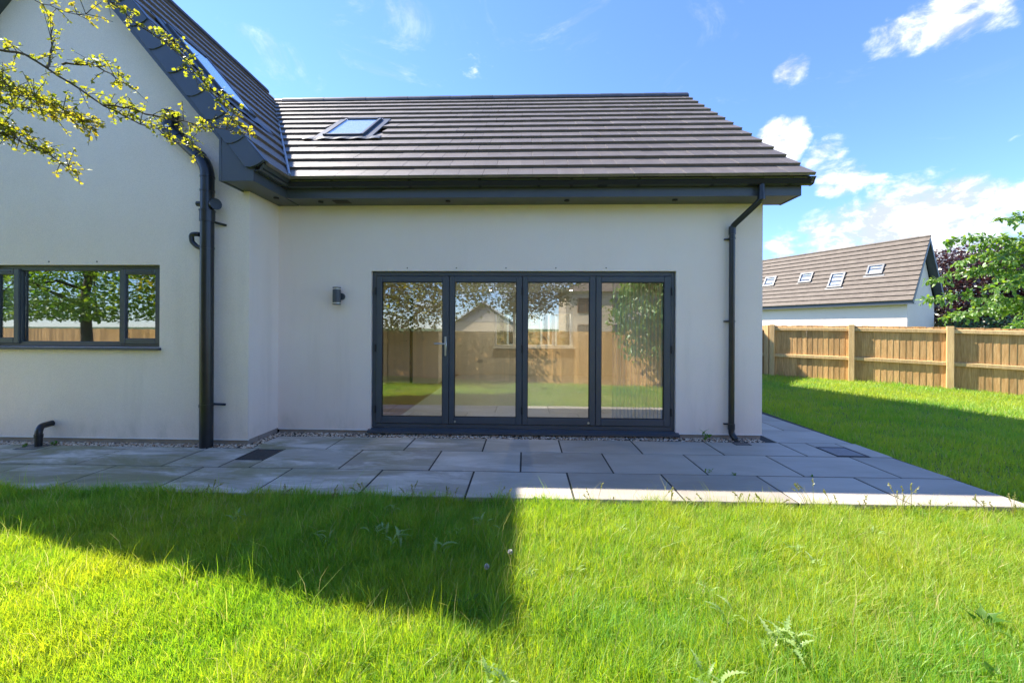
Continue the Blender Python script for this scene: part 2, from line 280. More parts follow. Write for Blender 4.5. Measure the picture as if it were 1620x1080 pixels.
class MB:
    def __init__(s): s.v = []; s.f = []
    def add(s, vs, fs):
        b = len(s.v); s.v += [tuple(p) for p in vs]; s.f += [[i + b for i in f] for f in fs]; return s
    def box(s, x0, x1, y0, y1, z0, z1, bev=0.0, M=None):
        c = ((x0 + x1) / 2, (y0 + y1) / 2, (z0 + z1) / 2); h = (abs(x1 - x0) / 2, abs(y1 - y0) / 2, abs(z1 - z0) / 2)
        if bev <= 0:
            vs = [(c[0] + a * h[0], c[1] + b * h[1], c[2] + d * h[2]) for a in (-1, 1) for b in (-1, 1) for d in (-1, 1)]
            fs = [[0, 1, 3, 2], [4, 6, 7, 5], [0, 4, 5, 1], [2, 3, 7, 6], [0, 2, 6, 4], [1, 5, 7, 3]]
        else:
            vs = [tuple(c[i] + math.copysign(h[i] - (0 if abs(p[i]) > .9 else min(bev, h[i] * .9)), p[i]) for i in range(3)) for p in CH_CO]; fs = CH_F
        if M is not None: vs = [tuple(M @ Vector(p)) for p in vs]
        return s.add(vs, fs)
    def prism(s, poly, axis, a, b):
        """closed polygon extruded along an axis; poly is given in the two other axes in order"""
        def P(u, v, w): return {0: (w, u, v), 1: (u, w, v), 2: (u, v, w)}[axis]
        n = len(poly); vs = [P(u, v, a) for u, v in poly] + [P(u, v, b) for u, v in poly]
        return s.add(vs, [list(range(n))[::-1], list(range(n, 2 * n))] + [[i, (i + 1) % n, n + (i + 1) % n, n + i] for i in range(n)])
    def tube(s, pts, r, n=12, caps=True, r2=None):
        pts = [Vector(p) for p in pts]; m = len(pts); rings = []; up = None
        for i, p in enumerate(pts):
            d = (pts[min(i + 1, m - 1)] - pts[max(i - 1, 0)]).normalized()
            if up is None: up = d.orthogonal().normalized()
            up = (up - d * up.dot(d)).normalized(); w = d.cross(up)
            rad = (r[i] if isinstance(r, (list, tuple)) else (r if r2 is None else r + (r2 - r) * i / max(1, m - 1)))
            rings.append([p + (up * math.cos(2 * math.pi * k / n) + w * math.sin(2 * math.pi * k / n)) * rad for k in range(n)])
        vs = [q for g in rings for q in g]
        fs = [[i * n + k, i * n + (k + 1) % n, (i + 1) * n + (k + 1) % n, (i + 1) * n + k] for i in range(m - 1) for k in range(n)]
        if caps: fs += [list(range(n))[::-1], [(m - 1) * n + k for k in range(n)]]
        return s.add(vs, fs)
    def quad(s, *p): return s.add(p, [list(range(len(p)))])
    def mesh(s, name, org=(0, 0, 0), smooth=None):
        me = bpy.data.meshes.new(name); o = Vector(org)
        me.from_pydata([tuple(Vector(p) - o) for p in s.v], [], s.f); me.update()
        bm = bmesh.new(); bm.from_mesh(me); bmesh.ops.recalc_face_normals(bm, faces=bm.faces); bm.to_mesh(me); bm.free()
        if smooth: me.shade_smooth(); me.set_sharp_from_angle(angle=R(smooth))
        return me
    def build(s, name, mat, parent=None, origin=(0, 0, 0), smooth=None):
        org = ORG[parent.name] if parent is not None else origin
        return link_mesh(name, s.mesh(name, org, smooth), mat, parent, origin)
def piece(name, me, parent, M):
    o = bpy.data.objects.new(name, me); COL.objects.link(o); o.parent = parent; ORG[o.name] = ORG[parent.name]
    o.matrix_basis = Matrix.Translation(-ORG[parent.name]) @ M; return o
def fillet(pts, rad=0.08, n=5):
    out = [Vector(pts[0])]
    for a, b, c in zip(pts, pts[1:], pts[2:]):
        a, b, c = Vector(a), Vector(b), Vector(c); r_ = min(rad, (b - a).length * .45, (c - b).length * .45)
        p, q = b + (a - b).normalized() * r_, b + (c - b).normalized() * r_
        for i in range(n + 1):
            t = i / n; out.append(p * (1 - t) ** 2 + b * 2 * t * (1 - t) + q * t * t)
    out.append(Vector(pts[-1])); return out
def one(name, mat, parent, fn, smooth=None):
    mb = MB(); fn(mb); return mb.build(name, mat, parent, smooth=smooth)
def wall(mb, place, u0, u1, z0, z1, ops, d0, d1):
    """wall with rectangular openings; place(u, depth, z) gives the point, d0 outer face, d1 inner face"""
    us = sorted({u0, u1, *[o[0] for o in ops], *[o[1] for o in ops]}); zs = sorted({z0, z1, *[o[2] for o in ops], *[o[3] for o in ops]})
    for a, b in zip(us, us[1:]):
        for c, d in zip(zs, zs[1:]):
            if any(o[0] <= a and b <= o[1] and o[2] <= c and d <= o[3] for o in ops): continue
            for dd in (d0, d1): mb.quad(place(a, dd, c), place(b, dd, c), place(b, dd, d), place(a, dd, d))
    for a, b, c, d in [(u0, u1, z0, z1)] + list(ops):
        for p, q in (((a, c), (b, c)), ((b, c), (b, d)), ((b, d), (a, d)), ((a, d), (a, c))):
            mb.quad(place(p[0], d0, p[1]), place(q[0], d0, q[1]), place(q[0], d1, q[1]), place(p[0], d1, p[1]))
    return mb

# ------------------------------------------------------------------ ground
def sm(a, b, x):
    t = np.clip((x - a) / (b - a), 0, 1); return t * t * (3 - 2 * t)
def zg(x, y):
    """height of the lawn: level with the patio, falling a little towards the fences"""
    x = np.asarray(x, float); y = np.asarray(y, float)
    return -0.085 + 0.105 * sm(6.0, 11.0, y) - 0.05 * sm(8.0, 12.0, x) - 0.11 * sm(1.6, -1.4, y) + 0.03 * sm(0.2, -1.2, x) * sm(1.0, 3.0, y)
gm = MB().quad((-900, -900, -0.42), (900, -900, -0.42), (900, 900, -0.42), (-900, 900, -0.42)).build('ground', 'field'); gm['kind'] = 'structure'
gx = np.linspace(-14, 20, 137); gy = np.linspace(-5, 17, 89)
GX, GY = np.meshgrid(gx, gy, indexing='ij'); V = np.stack([GX, GY, zg(GX, GY)], -1).reshape(-1, 3)
nx, ny = len(gx), len(gy)
I = (np.arange(nx - 1)[:, None] * ny + np.arange(ny - 1)[None, :]).ravel()
F = np.stack([I, I + ny, I + ny + 1, I + 1], 1)
lawn = link_mesh('lawn', np_mesh('lawn', V, F.ravel(), np.full(len(F), 4)), 'soil'); lawn['kind'] = 'structure'

# ------------------------------------------------------------------ patio
patio = MB().box(-9.0, 4.06, 3.30, 12.6, -0.12, -0.005).build('patio', 'slab_joint'); patio['kind'] = 'structure'
DR = [(-3.06, -2.745, 4.12, 4.465), (3.475, 3.82, 4.53, 4.87)]      # square covers let into the paving
SW, GAP = 0.9045, 0.017
def slab_at(x0, x1, y0, y1, slant=0.0):
    x1b = x1 - slant
    me = MB(); b = 0.004; g = GAP / 2
    lo = [(x0 + g, y0 + g), (x1 - g, y0 + g), (x1b - g, y1 - g), (x0 + g, y1 - g)]
    cx, cy = sum(p[0] for p in lo) / 4, sum(p[1] for p in lo) / 4
    hi = [(p[0] + (b if p[0] < cx else -b), p[1] + (b if p[1] < cy else -b)) for p in lo]
    dz = random.uniform(-0.0015, 0.0015); tx, ty = random.uniform(-.0015, .0015), random.uniform(-.0015, .0015)
    vs = [(x, y, -0.04) for x, y in lo] + [(x, y, -b + dz) for x, y in lo] + [(x, y, dz + tx * (x - cx) + ty * (y - cy)) for x, y in hi]
    fs = [[3, 2, 1, 0]] + [[i, (i + 1) % 4, 4 + (i + 1) % 4, 4 + i] for i in range(4)] + [[4 + i, 4 + (i + 1) % 4, 8 + (i + 1) % 4, 8 + i] for i in range(4)] + [[8, 9, 10, 11]]
    me.add(vs, fs)
    return me.build('slab', 'slab', patio)
for (y0, y1, xs, first) in ((3.285, 3.89, -0.49, -7.0), (3.89, 4.512, -0.035, -7.0), (4.512, 5.035, -0.477, -3.16)):
    x = xs - SW * math.ceil((xs - first) / SW)
    while x < 4.0:
        a, b = max(x, first), min(x + SW, 4.07 - 0.02 * (y0 - 3.28))
        if x + SW > 4.0: b = 4.07
        if b - a > 0.12 and a < 4.0:
            hole = [h for h in DR if h[0] < b - 0.02 and h[1] > a + 0.02 and h[2] < y1 - 0.02 and h[3] > y0 + 0.02]
            if not hole: slab_at(a, b, y0, y1, 0.03 if b > 4.0 else 0)
            else:
                h = hole[0]; ha, hb, hc, hd = max(a, h[0] - .005), min(b, h[1] + .005), max(y0, h[2] - .005), min(y1, h[3] + .005)
                for (p, q, r_, s_) in ((a, ha, y0, y1), (hb, b, y0, y1), (ha, hb, y0, hc), (ha, hb, hd, y1)):
                    if q - p > 0.03 and s_ - r_ > 0.03: slab_at(p, q, r_, s_)
        x += SW
for k in range(6):
    y0 = 5.035 + .604 * k; off = 0.28 if k % 2 else 0.0
    if off: slab_at(3.05, 3.60, y0, y0 + .604); slab_at(3.60, 4.04 - .03 * k, y0, y0 + .604, .03)
    else: slab_at(3.13, 4.04 - .03 * k, y0, y0 + .604, .03)
# covers and gratings
def grating(name, x0, x1, y0, y1, label, bars):
    t = empty(name, ((x0 + x1) / 2, (y0 + y1) / 2, 0), label, 'drain cover')
    fr = MB()
    for a in ((x0, x1, y0, y0 + .015), (x0, x1, y1 - .015, y1), (x0, x0 + .015, y0 + .015, y1 - .015), (x1 - .015, x1, y0 + .015, y1 - .015)): fr.box(*a, -0.03, 0.004, .002)
    fr.build('frame', 'drain', t); MB().box(x0 + .016, x1 - .016, y0 + .016, y1 - .016, -0.030, -0.020).build('sump', 'gasket', t)
    for i in range(bars):
        x = x0 + .02 + (x1 - x0 - .04) * (i + .5) / bars; MB().box(x - .007, x + .007, y0 + .016, y1 - .016, -0.019, 0.001, .002).build('bar', 'drain', t)
    for i in range(3):
        y = y0 + (y1 - y0) * (i + 1) / 4; MB().box(x0 + .016, x1 - .016, y - .005, y + .005, -0.019, -0.002).build('crossbar', 'drain', t)
grating('drain_grating', -3.06, -2.745, 4.12, 4.465, 'black square drain grating in paving by the gable corner', 14)
grating('gully_grating', -5.80, -5.55, 4.33, 4.51, 'small dark gully grating under the stubby bent waste pipe', 9)
grating('gully_grating', 2.56, 2.75, 4.90, 5.10, 'small dark gully grating under the downpipe shoe', 7)
mh = empty('manhole_cover', (3.65, 4.70, 0), 'recessed square manhole cover in the paving near the right lawn', 'manhole cover')
MB().box(3.495, 3.80, 4.55, 4.85, -0.03, -0.001, .002).build('tray', 'manhole', mh)
frm = MB()
for a in ((3.478, 3.817, 4.533, 4.547), (3.478, 3.817, 4.853, 4.867), (3.478, 3.492, 4.547, 4.853), (3.803, 3.817, 4.547, 4.853)): frm.box(*a, -0.03, 0.003, .002)
frm.build('frame', 'drain', mh)

# ------------------------------------------------------------------ the house
Y1, Y2 = 5.20, 4.63                       # main wall and gable wall planes
XR, XC, XL = 3.04, -3.28, -7.92           # right corner, inner corner, left corner
PIT, PW = R(39.7), R(50.0)
E_Y, E_Z, RIDGE_Y = 4.735, 3.185, 8.42
TM = math.tan(PIT); RIDGE_Z = E_Z + TM * (RIDGE_Y - E_Y)
W_X, WRX = -2.865, -5.60; TW = math.tan(PW); WR_Z = E_Z + TW * (W_X - WRX); V_Y = 4.28
house = empty('house', (-2.0, Y1, 0), 'white rendered house with dark tiled roofs, bifold doors and a gabled left wing', 'house')
SOF = 3.015
BF = (-2.030, 1.950, 0.045, 2.145)        # bifold opening
WN = (-6.52, -4.372, 1.150, 2.137)        # window opening
fy = lambda base: (lambda u, d, z: (u, base + d, z))
mb = MB(); wall(mb, fy(Y1), XC, XR, 0.05, SOF + .1, [BF], 0, 0.30)
mb.build('wall', 'render', house)
mb = MB(); wall(mb, fy(Y2), XL, XC, 0.06, SOF, [WN], 0, 0.30)
gz = lambda x: E_Z + TW * ((W_X - x) if x > WRX else (x - (2 * WRX - W_X))) - 0.12
mb.prism([(XL, SOF), (XC, SOF), (XC, gz(XC)), (WRX, gz(WRX)), (XL, gz(XL))], 1, Y2, Y2 + 0.30)
mb.build('wall', 'render', house)
mb = MB().box(XC - .30, XC, Y2 + .30, Y1, 0.06, SOF + .1); mb.build('wall', 'render', house)
mb = MB().box(XR - .30, XR, Y1 + .30, 11.30, 0.05, SOF + .1)
mb.prism([(Y1 + .05, SOF + .1), (11.5, SOF + .1), (RIDGE_Y, RIDGE_Z - .15)], 0, XR - .30, XR); mb.build('wall', 'render', house)
mb = MB().box(XL, XL + .30, Y2 + .301, 11.299, 0.05, SOF + .1); mb.build('wall', 'render', house)
BW = (-0.86, 1.36, 0.86, 1.87)            # window in the far wall of the room
mb = MB(); wall(mb, fy(11.30), XL, XR, 0.0, SOF + .1, [BW], 0, 0.30); mb.build('wall', 'plaster', house)
# plinth below the render stop
pl = MB().box(XC + .012, XR - .012, Y1 + .012, Y1 + .2, -0.06, 0.048); pl.box(XL, XC - .012, Y2 + .012, Y2 + .2, -0.06, 0.058); pl.box(XC - .2, XC - .012, Y2 + .21, Y1 + .01, -0.06, 0.056)
pl.box(XR - .2, XR - .012, Y1 + .21, 11.0, -0.06, 0.048); pl.build('plinth', 'plinth', house)
for a in ((XC + .004, BF[0] - .03, Y1 - .008, Y1 + .01, 0.044, 0.052), (BF[1] + .04, XR + .004, Y1 - .008, Y1 + .01, 0.044, 0.052), (XL, XC + .006, Y2 - .008, Y2 + .01, 0.054, 0.062)): MB().box(*a).build('render_stop_bead', 'white_plastic', house)
# room behind the doors
MB().box(XC, XR - .302, Y1 + .30, 11.298, 2.40, 2.46).build('ceiling', 'ceiling_paint', house)
MB().box(-1.868, XR - .302, Y1 + .06, 11.298, 0.0, 0.075).build('floor', 'floor_tile', house)
MB().box(XC, -1.872, Y1 + .06, 11.298, 0.0, 0.076).build('floor', 'wood_floor', house)
pt = MB().box(XC - .10, XC + .002, Y1 + .302, 11.298, 0.0, 2.40)
pt.box(XC + .003, -2.05, 9.42, 9.54, 0.077, 2.398); pt.box(-2.15, -2.05, 9.541, 11.297, 0.077, 2.398)
pt.build('partition_wall', 'plaster', house)
idoor = MB().box(-3.26, -2.74, 9.385, 9.418, 0.08, 2.06, .004).build('interior_door', 'door_paint', house)
MB().box(-2.735, -2.67, 9.40, 9.419, 0.08, 2.10).build('door_gap', 'dark_room', idoor)
MB().tube(fillet([(-2.80, 9.384, 1.08), (-2.80, 9.33, 1.08), (-2.93, 9.33, 1.08)], .02), 0.011, 8).build('handle', 'steel', idoor, smooth=40)
MB().box(-2.46, -2.37, 9.405, 9.419, 1.10, 1.19, .004).build('light_switch', 'steel', house)
MB().box(-1.35, -1.2, 11.288, 11.299, 0.42, 0.50, .003).build('wall_socket', 'steel', house)
bwin = MB()
for a in ((BW[0], BW[1], BW[2], BW[2] + .06), (BW[0], BW[1], BW[3] - .06, BW[3])): bwin.box(a[0], a[1], 11.36, 11.42, a[2], a[3], .006)
for x in (BW[0], BW[0] + .52, BW[1] - .58, BW[1] - .06): bwin.box(x, x + .06, 11.361, 11.419, BW[2] + .06, BW[3] - .06, .006)
bwin = bwin.build('rear_window', 'white_plastic', house)
MB().box(BW[0] + .061, BW[1] - .061, 11.385, 11.395, BW[2] + .061, BW[3] - .061).build('pane', 'glazing', bwin)
MB().box(BW[0] - .05, BW[1] + .05, 11.16, 11.30, BW[2] - .035, BW[2] - .004, .006).build('sill', 'white_plastic', bwin)
for x, y in ((-1.9, 6.6), (0.0, 6.6), (1.9, 6.6), (-0.9, 8.6), (1.0, 8.6), (-0.9, 10.4), (1.2, 10.4)):
    dl = MB().tube([(x, y, 2.399), (x, y, 2.385)], 0.045, 14).build('downlight', 'steel', house); MB().tube([(x, y, 2.3849), (x, y, 2.381)], 0.034, 14).build('bulb', 'bulb', dl)
    ld = bpy.data.lights.new('downlight_lamp', 'SPOT'); ld.energy = 13; ld.spot_size = R(130); ld.spot_blend = .6; ld.shadow_soft_size = .035; ld.color = (1, .88, .70); lo_ = bpy.data.objects.new('downlight_lamp', ld); COL.objects.link(lo_); lo_.location = (x, y, 2.37)
# room behind the left window
rm = MB().box(XL + .301, XC - .101, 8.2, 8.3, 0, 2.4); rm.build('partition_wall', 'plaster', house)
MB().box(XL + .301, XC - .101, Y2 + .301, 8.199, 2.40, 2.46).build('ceiling', 'ceiling_paint', house)
MB().box(XL + .301, XC - .101, Y2 + .301, 8.199, 0.0, 0.07).build('floor', 'wood_floor', house)

# bifold doors
fyo = Y1 + .035
bif = MB()
bif.box(BF[0] + .003, BF[0] + .055, fyo, fyo + .10, BF[2] + .03, BF[3] - .003, .004); bif.box(BF[1] - .055, BF[1] - .003, fyo, fyo + .10, BF[2] + .03, BF[3] - .003, .004)
bif.box(BF[0] + .056, BF[1] - .056, fyo + .001, fyo + .099, BF[3] - .062, BF[3] - .004, .004); bif.box(BF[0] + .056, BF[1] - .056, fyo + .001, fyo + .099, BF[2] + .03, BF[2] + .085, .004)
bif = bif.build('bifold_door', 'anthracite', house)
MB().prism([(Y1 - .055, .020), (Y1 - .055, .045), (Y1 + .03, .073), (Y1 + .03, .020)], 0, BF[0] - .030, BF[1] + .035).build('threshold', 'anthracite', bif)
LF = [(-1.972, -1.003), (-0.996, -0.036), (-0.029, 0.922), (0.929, 1.892)]; GL = [(-1.898, -1.086), (-0.930, -0.110), (0.036, 0.846), (0.996, 1.808)]
z0, z1, gz0, gz1 = 0.135, 2.078, 0.222, 2.004
for (a, b), (c, d) in zip(LF, GL):
    lf = MB(); yA, yB = fyo - .012, fyo + .058
    lf.box(a, c, yA, yB, z0, z1, .005); lf.box(d, b, yA, yB, z0, z1, .005); lf.box(c + .0005, d - .0005, yA + .001, yB - .001, z0, gz0, .005); lf.box(c + .0005, d - .0005, yA + .001, yB - .001, gz1, z1, .005)
    lf.build('leaf_frame', 'anthracite', bif)
    gk = MB()
    for q in ((c, c + .008, gz0, gz1), (d - .008, d, gz0, gz1), (c + .008, d - .008, gz0, gz0 + .008), (c + .008, d - .008, gz1 - .008, gz1)): gk.box(q[0], q[1], yA + .012, yA + .05, q[2], q[3])
    gk.build('gasket', 'gasket', bif)
    MB().box(c + .004, d - .004, yA + .022, yA + .026, gz0 + .004, gz1 - .004).build('pane', 'glazing', bif)
for x in (-.0325, -.9995, .9255): MB().box(x - .012, x + .012, fyo + .02, fyo + .055, z0, z1).build('seal', 'gasket', bif)
hb = MB().box(-1.058, -1.030, fyo - .024, fyo - .0125, 1.03, 1.285, .004)
hb.tube(fillet([(-1.044, fyo - .022, 1.19), (-1.044, fyo - .062, 1.19), (-1.185, fyo - .062, 1.192)], .02), 0.0095, 10); hb.build('handle', 'steel', bif, smooth=40)
for x in (-0.915, 0.835): MB().tube([(x, fyo - .013, .168), (x, fyo - .020, .168)], 0.014, 14).build('bolt_cap', 'steel', bif, smooth=40)
for x in (-1.978, -0.0325, 1.898):
    for z in (0.32, 1.13, 1.88): MB().tube([(x, fyo - .018, z - .05), (x, fyo - .018, z + .05)], 0.010, 8).build('hinge', 'gasket', bif, smooth=40)
for x in (-1.55, -0.90, -0.25, 0.4, 1.05): MB().tube([(x, Y1 + .002, 2.185), (x, Y1 - .004, 2.185)], 0.008, 8).build('weep_vent', 'gasket', house)

# left window
wy = Y2 + .055
win = MB()
win.box(WN[0], WN[1], wy, wy + .07, WN[3] - .062, WN[3] - .002, .005); win.box(WN[0], WN[1], wy, wy + .07, WN[2] + .002, WN[2] + .062, .005)
for x in (WN[0] + .002, -6.235, -4.93, WN[1] - .050): win.box(x, x + (.05 if x in (WN[0] + .002, WN[1] - .050) else .07), wy + .001, wy + .069, WN[2] + .063, WN[3] - .063, .005)
win = win.build('window', 'upvc_dark', house)
MB().box(-6.155, -4.94, wy + .030, wy + .034, WN[2] + .062, WN[3] - .062).build('pane', 'glazing', win)
for a, b in ((-6.50, -6.175), (-4.905, -4.395)):
    cs = MB()
    for q in ((a, a + .068, WN[2] + .035, WN[3] - .040), (b - .068, b, WN[2] + .035, WN[3] - .040), (a + .069, b - .069, WN[2] + .035, WN[2] + .105), (a + .069, b - .069, WN[3] - .112, WN[3] - .040)): cs.box(q[0], q[1], wy - .022, wy + .03, q[2], q[3], .007)
    cs.build('casement', 'upvc_dark', win); MB().box(a + .062, b - .062, wy + .002, wy + .006, WN[2] + .10, WN[3] - .105).build('pane', 'glazing', win)
    MB().box(a + .10, b - .10, wy - .030, wy - .0225, WN[3] - .085, WN[3] - .068, .003).build('trickle_vent', 'flashing', win)
MB().prism([(Y2 - .045, WN[2] - .035), (Y2 - .045, WN[2] - .010), (wy, WN[2] + .001), (wy, WN[2] - .035)], 0, WN[0] - .03, WN[1] + .022).build('sill', 'upvc_dark', win)
for x in (-5.75, -5.15): MB().tube([(x, Y2 + .002, 2.175), (x, Y2 - .004, 2.175)], 0.008, 8).build('weep_vent', 'gasket', house)

# eaves: fascias, soffits, gutters
FY, FX = 4.895, -2.985
ev = MB().box(FX + .001, 3.30, FY - .018, FY, SOF - .012, 3.165); ev.build('fascia', 'anthracite', house)
MB().box(FX - .018, FX, V_Y + .021, FY, SOF - .012, 3.165).build('fascia', 'anthracite', house)
MB().box(FX, 3.282, FY + .001, Y1 + .06, SOF - .008, SOF + .006).build('soffit', 'upvc_dark', house)
MB().box(XC - .05, FX - .0185, V_Y + .021, Y1 - .002, SOF - .008, SOF + .006).build('soffit', 'upvc_dark', house)
be = MB().prism([(FY - .0185, SOF - .012), (FY - .0185, 3.16), (Y1 + .4, 3.16 + (Y1 + .4 - FY) * TM), (Y1 + .32, SOF + .22), (Y1 + .06, SOF - .012)], 0, 3.283, 3.302); be.build('box_end', 'anthracite', house)
for x, y in ((-2.62, 5.02), (-0.98, 5.02), (0.52, 5.02), (1.86, 5.02), (-3.10, 4.86)):
    MB().tube([(x, y, SOF - .009), (x, y, SOF - .020)], 0.032, 16).build('soffit_vent', 'gasket', house, smooth=40)
MB().box(-2.45, -2.25, 4.97, 5.10, SOF - .013, SOF - .0085).build('soffit_vent', 'gasket', house)
def gutter_profile(n=9):
    o = [(-.112 + 0.0, 0.10), (-.118, 0.095)] + [(-.112 + .03 * math.sin(t * math.pi / 2) * 1.0, 0.09 - 0.07 * t) for t in np.linspace(0, 1, 5)] + [(-.06, 0.004), (-.02, 0.0), (0.0, 0.01), (0.0, 0.095)]
    i = [(-.005, 0.095), (-.005, 0.014), (-.021, 0.005), (-.058, 0.009)] + [(-.107 + .03 * math.sin(t * math.pi / 2), 0.09 - 0.066 * t) for t in np.linspace(1, 0, 5)] + [(-.106, 0.094)]
    return o + i
GP = [(a, b * .80) for a, b in gutter_profile()]; GZ = 3.112
gut = MB().prism([(FY - .022 + a, GZ + b) for a, b in GP], 0, FX + .02, 3.385).build('gutter', 'gutter_pvc', house)
MB().prism([(FX + .004 - a, GZ + b) for a, b in GP], 1, V_Y - .01, FY - .04).build('gutter', 'gutter_pvc', house)
MB().prism([(FY - .022 + a * 1.06 + .003, GZ + b * 1.03 - .004) for a, b in GP], 0, 3.386, 3.392).build('stop_end', 'pipe_black', gut)
se = MB().prism([(FY - .022 + a, GZ + b) for a, b in GP[:len(GP) // 2 + 2]], 0, 3.378, 3.3859); se.build('stop_end', 'pipe_black', gut)
def clip(x, w=.035, sc_=1.09):
    MB().prism([(FY - .021 + a * sc_, GZ + .05 + (b - .05) * sc_) for a, b in GP], 0, x - w / 2, x + w / 2).build('gutter_bracket', 'pipe_black', gut)
for x in (-2.35, -1.4, -0.55, 0.16, 0.55, 1.35, 2.22, 3.12): clip(x)
clip(0.92, .12, 1.06); clip(2.72, .16, 1.06)
# right downpipe with swan neck and shoe
dpx, dpy = 2.625, Y1 - .060
dp = MB().tube(fillet([(2.80, FY - .075, GZ + .012), (2.80, FY - .075, 2.94), (dpx, dpy, 2.70), (dpx, dpy, 0.17)], .05), 0.035, 16).build('downpipe', 'pipe_black', house, smooth=40)
MB().tube([(dpx, dpy, .20), (dpx, dpy, .13)], 0.042, 16).build('pipe_socket', 'pipe_black', dp, smooth=40)
MB().tube(fillet([(dpx, dpy, .16), (dpx, dpy, .08), (dpx + .03, dpy - .05, .015)], .05), 0.037, 14).build('shoe', 'pipe_black', dp, smooth=40)
MB().tube([(2.80, FY - .075, 3.02), (2.80, FY - .075, 2.935)], 0.042, 16).build('pipe_socket', 'pipe_black', dp, smooth=40)
MB().tube([(dpx, dpy, 2.70), (dpx, dpy, 2.60)], 0.041, 16).build('pipe_socket', 'pipe_black', dp, smooth=40)
for z in (2.55, 1.50, .19):
    c = MB().box(dpx - .075, dpx + .045, dpy + .036, Y1 + .001, z - .008, z + .008); c.tube([(dpx, dpy, z - .012), (dpx, dpy, z + .012)], 0.0395, 16); c.build('pipe_clip', 'pipe_black', dp, smooth=40)
# left soil stack
sx, sy = -3.705, Y2 - .105
sp = MB().tube(fillet([(sx, sy, -0.005), (sx, sy, 3.285), (-4.15, sy + .03, 3.69)], .14, 8), 0.069, 20).build('soil_pipe', 'pipe_black', house, smooth=40)
MB().tube(fillet([(-4.12, sy + .03, 3.655), (-4.185, sy + .03, 3.715), (-4.185, sy + .03, 3.79)], .04), 0.074, 20).build('bend', 'pipe_black', sp, smooth=40)
MB().tube([(-4.185, sy + .03, 3.68), (-4.185, sy + .03, 3.905)], 0.077, 20).build('vent_terminal', 'pipe_black', sp, smooth=40)
MB().tube([(-4.185, sy + .03, 3.905), (-4.185, sy + .03, 3.917)], 0.082, 20).build('vent_cap', 'pipe_black', sp, smooth=40)
MB().box(-4.175, -4.125, sy - .050, sy - .046, 3.71, 3.735).build('sticker', 'white_plastic', sp)
for a, b, r_ in ((2.755, 2.62, .077), (2.755, 2.74, .082), (2.99, 2.97, .074), (3.15, 3.13, .074), (0.50, 0.47, .074), (2.325, 2.305, .0735)):
    MB().tube([(sx, sy, a), (sx, sy, b)], r_, 20).build('collar', 'pipe_black', sp, smooth=40)
MB().tube([(-3.80, sy + .008, 3.372), (-3.825, sy + .01, 3.395)], 0.075, 20).build('collar', 'pipe_black', sp, smooth=40)
MB().tube([(-4.05, sy + .024, 3.600), (-4.075, sy + .026, 3.623)], 0.075, 20).build('collar', 'pipe_black', sp, smooth=40)
MB().tube([(sx + .02, sy + .02, 2.82), (sx + .110, sy - .02, 2.82)], 0.055, 18).build('access_cap', 'pipe_black', sp, smooth=40)
MB().tube([(sx + .110, sy - .02, 2.82), (sx + .123, sy - .026, 2.82)], 0.065, 18).build('access_cap', 'pipe_black', sp, smooth=40)
MB().tube([(sx - .06, sy, 2.83), (sx - .12, sy, 2.83)], 0.03, 12).build('boss', 'pipe_black', sp, smooth=40)
for z, w in ((2.605, .15), (0.475, .15)): MB().tube([(sx + .05, sy + .03, z + .02), (sx + w, Y2 + .002, z)], 0.014, 8).build('pipe_clip', 'pipe_black', sp, smooth=40)
MB().tube(fillet([(sx - .06, sy, 2.31), (sx - .12, sy, 2.33), (sx - .185, sy, 2.39), (sx - .19, sy, 2.475), (sx - .12, sy, 2.48), (sx - .12, Y2 + .01, 2.48)], .03), 0.026, 12).build('waste_pipe', 'pipe_black', sp, smooth=40)
wp = MB().tube(fillet([(-5.655, 4.46, -0.02), (-5.655, 4.46, 0.17), (-5.675, 4.50, 0.225), (-5.70, Y2 + .01, 0.228)], .05), 0.034, 14).build('waste_pipe', 'pipe_black', house, smooth=40)
MB().tube([(-5.655, 4.46, .10), (-5.655, 4.46, .14)], .039, 14).build('collar', 'pipe_black', wp, smooth=40)

# ---- roofs
def roof_sheet(name, a, b, c, d, th, parent):
    n = (Vector(b) - Vector(a)).cross(Vector(d) - Vector(a)).normalized()
    if n.z < 0: n = -n
    lo = [tuple(Vector(p) - n * th) for p in (a, b, c, d)]
    return MB().add([a, b, c, d] + lo, [[0, 1, 2, 3], [7, 6, 5, 4]] + [[i, (i + 1) % 4, 4 + (i + 1) % 4, 4 + i] for i in range(4)]).build(name, 'roof_felt', parent)
BE_Y = 2 * RIDGE_Y - E_Y
VX = 3.355
mroof = roof_sheet('main_roof', (-7.0, E_Y + .02, E_Z - .03), (VX - .01, E_Y + .02, E_Z - .03), (VX - .01, RIDGE_Y, RIDGE_Z - .04), (-7.0, RIDGE_Y, RIDGE_Z - .04), .05, house)
roof_sheet('underlay', (-7.0, RIDGE_Y + .001, RIDGE_Z - .04), (VX - .01, RIDGE_Y + .001, RIDGE_Z - .04), (VX - .01, BE_Y, E_Z - .03), (-7.0, BE_Y, E_Z - .03), .05, mroof)
wroof = roof_sheet('wing_roof', (W_X - .02, V_Y + .02, E_Z - .04), (W_X - .02, 9.3, E_Z - .04), (WRX, 9.3, WR_Z - .05), (WRX, V_Y + .02, WR_Z - .05), .05, house)
roof_sheet('underlay', (WRX - .001, V_Y + .02, WR_Z - .05), (WRX - .001, 11.0, WR_Z - .05), (2 * WRX - W_X, 11.0, E_Z - .04), (2 * WRX - W_X, V_Y + .02, E_Z - .04), .05, wroof)
rb = MB().box(1.72, XR, 11.70, 17.8, 0.0, 3.10).build('rear_wall', 'render', house)
